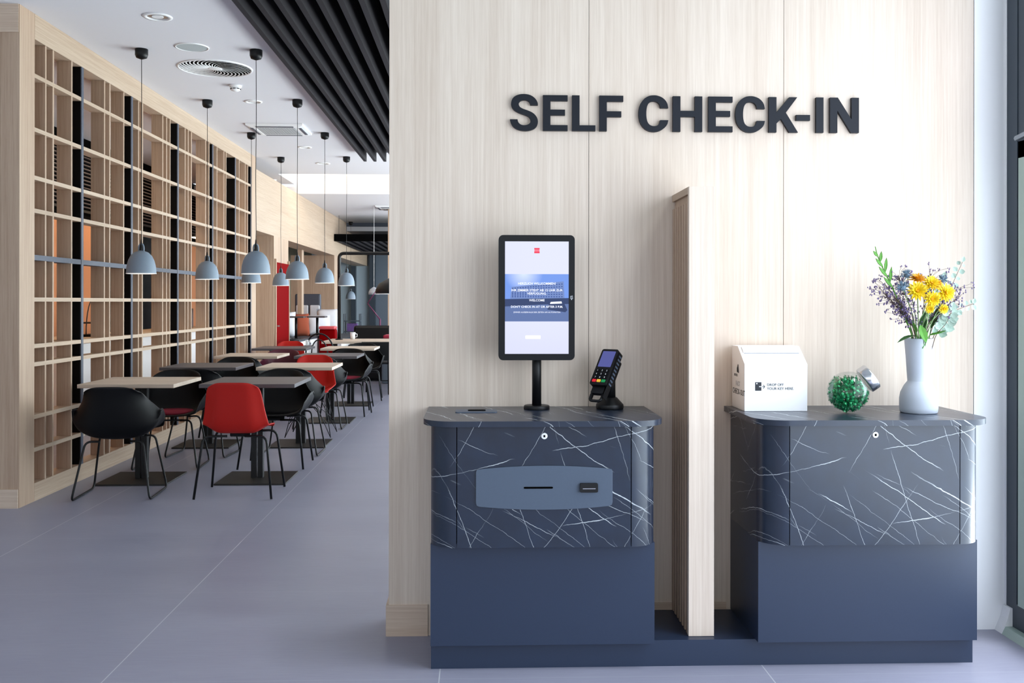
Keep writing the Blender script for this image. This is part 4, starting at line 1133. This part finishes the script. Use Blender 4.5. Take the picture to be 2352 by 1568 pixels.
# key card icon: dark card with a hole dot, a notch, and an arrow
x0_, z0_ = .042, .080
P2([(x0_, z0_), (x0_ + .024, z0_), (x0_ + .024, z0_ + .014), (x0_ + .0145, z0_ + .014), (x0_ + .0145, z0_ + .0175), (x0_ + .024, z0_ + .0175), (x0_ + .024, z0_ + .033), (x0_, z0_ + .033)], M_ink, 'card_icon')
dot = NB(); lathe(dot, [(0, 0), (.0026, 0), (.0026, .0004), (0, .0004)], 14)
for v in dot.verts: v.co = Vector((x0_ + .006 + v.co.x, -.0016 + v.co.z * .5, z0_ + .0275 + v.co.y))
link('icon_hole', dot, M_whitep, body)
ax = x0_ + .027
bm = NB(); zc = z0_ + .0155
prism(bm, [(ax, zc - .0010), (ax + .009, zc - .0010), (ax + .009, zc + .0010), (ax, zc + .0010)], -.0012, -.0003, 'XZ')
prism(bm, [(ax + .0035, zc + .0075), (ax + .0055, zc + .0075), (ax + .0115, zc), (ax + .0055, zc - .0075), (ax + .0035, zc - .0075), (ax + .009, zc)], -.0012, -.0003, 'XZ')
link('arrow_icon', bm, M_ink, body)
for s, zz in (('DROP OFF', .0985), ('YOUR KEY HERE.', .0835)):
    text_mesh('lettering', s, .0135, M_ink, Matrix.Translation((.088, -.0004, zz)) @ FRONT, body, .0003, .0001, sx=1.03)
# left side: emblem and FAST CHECK-OUT
def side(body_, size, y, z, m, b=0.0): text_mesh('side_lettering', body_, size, m, Matrix.Translation((-.0004, y, z)) @ LEFTF, body, .0003, b)
side('FAST', .028, .125, .090, M_inkl)
side('CHECK-OUT', .031, .172, .058, M_ink)
side('ACCOR HOTELS'.replace('ACCOR ', ''), .014, .150, .128, M_ink)
bm = NB(); prism(bm, [(.080, .143), (.088, .143), (.088, .176)], -.0012, -.0003, 'YZ'); prism(bm, [(.092, .143), (.099, .146), (.099, .170), (.092, .178)], -.0012, -.0003, 'YZ')
prism(bm, [(.103, .143), (.107, .148), (.107, .160), (.103, .166)], -.0012, -.0003, 'YZ')
link('side_emblem', bm, M_ink, body)

# ================================================================== CANDY JAR
JC = Vector((1.413, 3.63, 1.006)); R_ = .079
AX = Vector((.80, -.14, .585)).normalized()
jq = AX.to_track_quat('Z', 'Y').to_matrix().to_4x4()
jar = empty('candy_jar', (JC.x, JC.y, .9262), 'tilted round glass jar with a steel lid, full of green sweets', 'jar')
def jloc(bm):
    for v in bm.verts: v.co = (jq @ v.co) + Vector((0, 0, JC.z - .9262))
    return bm
prof = [(R_ * math.sin(a), -R_ * math.cos(a)) for a in [PI * k / 20 for k in range(0, 15)]] + [(.052, .062), (.043, .068), (.043, .082)]
prof[0] = (0, -R_)
link('glass_body', jloc(lathe(NB(), prof, 40, cap=False)), M_jarglass, jar, smooth=True, mods=[('SOLIDIFY', dict(thickness=.002))])
link('lid', jloc(lathe(NB(), [(0, .0755), (.049, .0735), (.051, .078), (.051, .106), (.048, .110), (.0, .108)], 44)), M_chrome, jar, smooth=True, bevel=.001)
# individual sweets packed inside, the outer layer first
cb = NB(); bmesh.ops.create_icosphere(cb, subdivisions=1, radius=.0084)
for v in cb.verts: v.co.x *= 1.25; v.co.z *= .75
for sx in (-1, 1):
    a = [cb.verts.new((sx * .008, 0, 0)), cb.verts.new((sx * .0135, .005, .002)), cb.verts.new((sx * .0135, -.005, -.002)), cb.verts.new((sx * .0125, .0, .005))]
    cb.faces.new(a[:3]); cb.faces.new((a[0], a[2], a[3]))
sweet = link('sweet', cb, M_candy)
rnd = random.Random(3); pts = []
tries = 0
up = Vector((0, 0, 1))
while len(pts) < 240 and tries < 60000:
    tries += 1
    d = Vector((rnd.gauss(0, 1), rnd.gauss(0, 1), rnd.gauss(0, 1))).normalized()
    r = (R_ - .012) * (1 if rnd.random() < .8 else rnd.random() ** .4)
    p = d * r
    if p.z > .056 - rnd.random() * .006: continue                    # level of the fill
    if p.dot(AX) > .058: continue
    if any((p - q).length < .0108 for q in pts): continue
    pts.append(p)
for i, p in enumerate(pts):
    o = sweet if i == 0 else sweet.copy()
    if i: C.objects.link(o)
    o.location = JC + p; o.rotation_euler = (rnd.random() * 6.3, rnd.random() * 6.3, rnd.random() * 6.3)
    tag(o, 'green foil-wrapped sweet inside the tilted glass jar', 'sweet', 'green sweets in the glass jar')

# ================================================================== VASE AND FLOWERS
VX, VY, VZ = 1.692, 3.64, .9262
vs_ = link('vase', lathe(NB(), [(0, 0), (.064, 0), (.068, .004), (.070, .02), (.070, .055), (.066, .078), (.054, .103), (.0415, .120), (.0405, .1225), (.0425, .15), (.047, .22), (.0525, .285), (.0500, .285), (.045, .23), (.040, .15), (0, .14)], 48, cap=False), M_vase, smooth=True)
vs_.data.set_sharp_from_angle(angle=math.radians(50))
vs_.location = (VX, VY, VZ); tag(vs_, 'pale grey ceramic vase with bulging foot on the right desk', 'vase')
MZ = VZ + .285
rf = random.Random(11)
def stem_pts(tip, base=None, bend=.02):
    b = Vector(base) if base else Vector((VX + rf.uniform(-.03, .03), VY + rf.uniform(-.03, .03), VZ + .20))
    tip = Vector(tip); mid = (b + tip) / 2; out = Vector((mid.x - VX, mid.y - VY, 0)); m = Vector((VX + (tip.x - VX) * .35, VY + (tip.y - VY) * .35, MZ + (tip.z - MZ) * .45)) if tip.z > MZ else mid + Vector((0, 0, .05))
    return [b, (VX + (tip.x - VX) * .16, VY + (tip.y - VY) * .16, MZ + .01) if tip.z > MZ + .03 else (b + tip) / 2 + Vector((0, 0, .04)), m, tip]
def leaf(bm, p, d, n, ln, wd, cup=.15):
    d = Vector(d).normalized(); s = d.cross(Vector(n)).normalized(); nn = s.cross(d)
    L = []
    for k, wv in ((0, .12), (.25, .8), (.5, 1), (.75, .7), (1, .03)):
        c = Vector(p) + d * ln * k + nn * (-cup * ln * k * k)
        L.append((bm.verts.new(c - s * wd * wv / 2), bm.verts.new(c + nn * wd * -.12 * wv), bm.verts.new(c + s * wd * wv / 2)))
    for a, b in zip(L, L[1:]):
        bm.faces.new((a[0], a[1], b[1], b[0])); bm.faces.new((a[1], a[2], b[2], b[1]))
def mum(tip, rad, face, label, m=M_yellow, petals=34):
    r = empty('chrysanthemum', tip, label, 'flower', 'yellow chrysanthemums in the vase')
    T = Vector(tip); sp_ = [Vector(p) - T for p in stem_pts(tip)]
    link('stem', tube(NB(), sp_, .0019, 6), M_stem, r, smooth=True)
    q = Vector(face).normalized().to_track_quat('Z', 'Y').to_matrix()
    bm = NB()
    for layer in range(4):
        el = (8, 26, 46, 66)[layer]; ln = rad * (1, .92, .78, .5)[layer]; n = (14, 13, 11, 8)[layer]
        for k in range(n):
            a = 2 * PI * (k + layer * .37) / n + rf.uniform(-.08, .08); e_ = math.radians(el + rf.uniform(-5, 5))
            d = q @ Vector((math.cos(a) * math.cos(e_), math.sin(a) * math.cos(e_), math.sin(e_)))
            leaf(bm, (0, 0, 0), d, q @ Vector((0, 0, 1)), ln * rf.uniform(.9, 1.05), rad * .30, .12)
    link('petals', bm, m, r)
    c = NB(); bmesh.ops.create_icosphere(c, subdivisions=2, radius=rad * .24)
    link('centre', c, M_yelloworange, r, smooth=True)
    c = NB(); lathe(c, [(0, -rad * .18), (rad * .2, -rad * .08), (rad * .22, 0)], 10)
    for v in c.verts: v.co = q @ v.co
    link('calyx', c, M_leafd, r)
mum((1.645, 3.55, 1.392), .041, (-.25, -1, .35), 'yellow chrysanthemum, large and leftmost in the bouquet')
mum((1.662, 3.59, 1.438), .036, (-.05, -.5, 1), 'golden chrysanthemum, topmost in the bouquet, seen from the side', M_yelloworange)
mum((1.752, 3.55, 1.385), .042, (.3, -1, .2), 'yellow chrysanthemum, large and rightmost in the bouquet')
mum((1.712, 3.58, 1.422), .036, (.1, -1, .6), 'yellow chrysanthemum, upper middle between the two large ones')
mum((1.692, 3.53, 1.362), .034, (-.1, -1, .1), 'yellow chrysanthemum, lower middle of the bouquet')
mum((1.740, 3.60, 1.42), .032, (.4, -.8, .6), 'golden-edged chrysanthemum, behind the large right one', M_yelloworange)
mum((1.682, 3.53, 1.326), .020, (-.2, -1, 0), 'small half-open yellow chrysanthemum, low left')
mum((1.735, 3.53, 1.326), .022, (.1, -1, -.1), 'small half-open yellow chrysanthemum, low right')

def statice(tip, n, label, spread=.035, m=M_purple, down=.11):
    tip = Vector(tip); r = empty('filler_flower', tip, label, 'flower', 'lilac filler sprays in the vase')
    sp_ = [Vector(p) - tip for p in stem_pts(tip)]
    bs = NB(); tube(bs, sp_, .0014, 5); bb = NB()
    ax_ = (sp_[-1] - sp_[-2]).normalized()
    for k in range(n):
        a = rf.random() ** .8; st = -ax_ * (down * a)
        e_ = st + Vector((rf.gauss(0, spread), rf.gauss(0, spread * .8), rf.gauss(0, spread * .6))) * (1 - .45 * a) + ax_ * .02
        tube(bs, [st - ax_ * .015, (st + e_) / 2 + ax_ * .004, e_], .0006, 4)
        for _ in range(3):
            c = e_ + Vector((rf.uniform(-1, 1), rf.uniform(-1, 1), rf.uniform(-1, 1))) * .006
            mm = Matrix.Translation(c) @ Matrix.Diagonal((1, 1, 1.5, 1))
            bmesh.ops.create_icosphere(bb, subdivisions=1, radius=rf.uniform(.0018, .0032), matrix=mm)
    link('stem', bs, M_browns if m is not M_thistle else M_stem, r)
    link('buds', bb, m, r, smooth=True)['kind'] = 'stuff'
statice((1.602, 3.62, 1.455), 40, 'lilac spray, upper left of the bouquet')
statice((1.748, 3.66, 1.462), 44, 'lilac spray, upper right behind the golden flowers', .03)
statice((1.522, 3.60, 1.405), 30, 'sparse dark spray reaching farthest left', .028)
statice((1.575, 3.58, 1.368), 60, 'dense lilac spray, left edge below the thistles')
statice((1.600, 3.60, 1.325), 60, 'dull purple spray, low left above the vase')
statice((1.810, 3.60, 1.40), 34, 'airy lilac spray, right of the yellow flowers')
statice((1.790, 3.58, 1.345), 36, 'airy lilac spray, low right of the yellow flowers')
statice((1.845, 3.62, 1.375), 16, 'thin lilac spray reaching farthest right', .03)
statice((1.56, 3.64, 1.42), 34, 'dark lilac spray behind the green spike')
def thistle(tip, rad, label):
    T = Vector(tip); r = empty('thistle', T, label, 'flower', 'blue thistles in the vase')
    link('stem', tube(NB(), [Vector(p) - T for p in stem_pts(tip)], .0016, 6), M_stem, r)
    bm = NB()
    for k in range(46):
        d = Vector((rf.gauss(0, 1), rf.gauss(0, 1), rf.gauss(.4, 1))).normalized()
        leaf(bm, d * rad * .35, d, (0.1, 1, .2), rad * .85, rad * .16, 0)
    bmesh.ops.create_icosphere(bm, subdivisions=2, radius=rad * .5)
    link('head', bm, M_thistle, r)
thistle((1.628, 3.60, 1.453), .022, 'blue thistle at the top, left of the golden flower')
thistle((1.598, 3.57, 1.405), .024, 'blue thistle at the left of the large yellow flower')
thistle((1.775, 3.62, 1.435), .020, 'grey-blue thistle, upper right')
def euca(path, label, n=9, sz=.022):
    pts_ = [Vector(p) for p in path]; r = empty('eucalyptus_branch', pts_[-1], label, 'branch', 'eucalyptus branches in the vase')
    rel = [p - pts_[-1] for p in pts_]
    link('stem', tube(NB(), rounded(rel, .05, 4), .0016, 6, r2=.0008), M_browns, r)
    bm = NB(); seg = [(a, b) for a, b in zip(rel[1:], rel[2:])] or [(rel[0], rel[1])]
    for k in range(n):
        f = (k + .5) / n * len(seg); i = min(int(f), len(seg) - 1); p = seg[i][0].lerp(seg[i][1], f - i); dr = (seg[i][1] - seg[i][0]).normalized()
        for s in (-1, 1):
            sd = dr.cross(Vector((rf.uniform(-.6, .6), 1, rf.uniform(-.4, .4)))).normalized() * s
            d = (sd + dr * .5); q = sz * rf.uniform(.7, 1.1)
            leaf(bm, p + d.normalized() * .004, d, (rf.uniform(-.4, .4), -1, rf.uniform(-.3, .6)), q, q * .95, .1)
    leaf(bm, rel[-1], (.3, 0, 1), (0, -1, .2), sz, sz * .8, 0)
    link('leaves', bm, M_euca, r)
euca([(VX + .02, VY, VZ + .2), (1.74, 3.63, 1.26), (1.80, 3.62, 1.39), (1.853, 3.62, 1.505)], 'eucalyptus branch, tallest, at the upper right', 9)
euca([(VX + .03, VY, VZ + .2), (1.745, 3.61, 1.25), (1.80, 3.60, 1.315), (1.885, 3.60, 1.345)], 'eucalyptus branch pointing far right', 9)
euca([(VX + .03, VY - .02, VZ + .2), (1.735, 3.59, 1.23), (1.762, 3.56, 1.27), (1.775, 3.55, 1.32)], 'broad-leaved eucalyptus branch, low right over the rim', 7, .034)
euca([(VX + .02, VY + .02, VZ + .2), (1.74, 3.66, 1.28), (1.775, 3.66, 1.36), (1.80, 3.66, 1.445)], 'eucalyptus branch behind the yellow flowers', 7, .026)
# green bud spike at the upper left
T = Vector((1.505, 3.60, 1.562)); r = empty('gladiolus_spike', T, 'bright green bud spike, tallest stem at the upper left', 'flower')
pth = [Vector(p) - T for p in ((VX - .02, VY, VZ + .2), (1.655, 3.62, 1.23), (1.575, 3.60, 1.40), (1.53, 3.60, 1.49), (1.513, 3.60, 1.53), (1.505, 3.60, 1.562))]
link('stem', tube(NB(), pth, .0034, 7, r2=.0016), M_leaf, r, smooth=True)
bm = NB()
for f, L_n, sd in ((.05, .055, -1), (.2, .06, 1), (.35, .055, -1), (.5, .055, 1), (.65, .045, -1), (.8, .04, 1), (.95, .03, -1)):
    a, b = pth[2], pth[4]; p = a.lerp(b, f); d = (b - a).normalized() * 1.0 + Vector((sd * .45, -.1, 0))
    leaf(bm, p, d, (0, -1, .3), L_n, .013, -.05)
link('buds', bm, M_leaf, r, mods=[('SOLIDIFY', dict(thickness=.003))])
# leaves at the rim
def rimleaf(p, d, ln, wd, label, m=M_leaf, cup=.35):
    bm = NB(); leaf(bm, (0, 0, 0), d, (0, -.3, 1), ln, wd, cup)
    tube(bm, [(-Vector(d).normalized().x * .03, 0, -.05), (0, 0, 0)], .0016, 5)
    o = link('leaf', bm, m, mods=[('SOLIDIFY', dict(thickness=.0008))]); o.location = p
    tag(o, label, 'leaf', 'loose green leaves at the vase rim')
rimleaf((1.655, 3.60, 1.225), (-.8, -.3, -.02), .075, .020, 'long dark green leaf drooping left over the vase rim', M_leafd, .35)
rimleaf((1.668, 3.575, 1.265), (.1, -.5, -.8), .075, .034, 'broad green leaf hanging over the front of the rim', M_leaf, .1)
rimleaf((1.665, 3.60, 1.235), (-.35, -.3, .8), .055, .032, 'broad green leaf standing at the left of the rim', M_leaf, .1)
rimleaf((1.71, 3.59, 1.225), (.8, -.3, .35), .06, .030, 'broad green leaf at the right of the rim', M_leaf, .1)
rimleaf((1.69, 3.62, 1.23), (.15, -.1, 1), .09, .028, 'upright dark leaf in the middle of the stems', M_leafd, .05)
rimleaf((1.73, 3.62, 1.25), (.3, -.1, 1), .09, .028, 'upright dark leaf under the right flowers', M_leafd, .05)
rimleaf((1.65, 3.62, 1.26), (-.3, -.1, 1), .09, .030, 'upright dark leaf under the left flowers', M_leafd, .05)
for i, (pp, s) in enumerate((([(VX - .005, VY - .03, VZ + .2), (1.69, 3.57, 1.26), (1.683, 3.54, 1.315), (1.665, 3.53, 1.318), (1.635, 3.52, 1.28)], 'pale bent grass blade looping to the left'),
                             ([(VX + .0, VY - .03, VZ + .2), (1.697, 3.57, 1.25), (1.712, 3.54, 1.31), (1.725, 3.54, 1.325)], 'pale grass blade leaning to the right'),
                             ([(VX + .0, VY - .02, VZ + .2), (1.694, 3.58, 1.26), (1.70, 3.56, 1.34), (1.705, 3.55, 1.38)], 'pale upright grass blade in the middle'))):
    o = link('grass_blade', tube(NB(), rounded(pp, .03, 4), .0021, 6, r2=.001), M_stem, smooth=True); tag(o, s, 'grass blade', 'pale grass blades in the vase')
# thin cable hanging on the wall right of the vase
o = link('cable', tube(NB(), rounded([(1.79, 3.875, 1.30), (1.80, 3.885, 1.2), (1.792, 3.885, 1.05), (1.785, 3.87, .93)], .08, 5), .0016, 6), M_inkl, smooth=True)
tag(o, 'thin pale cable running down the wall behind the vase', 'cable')
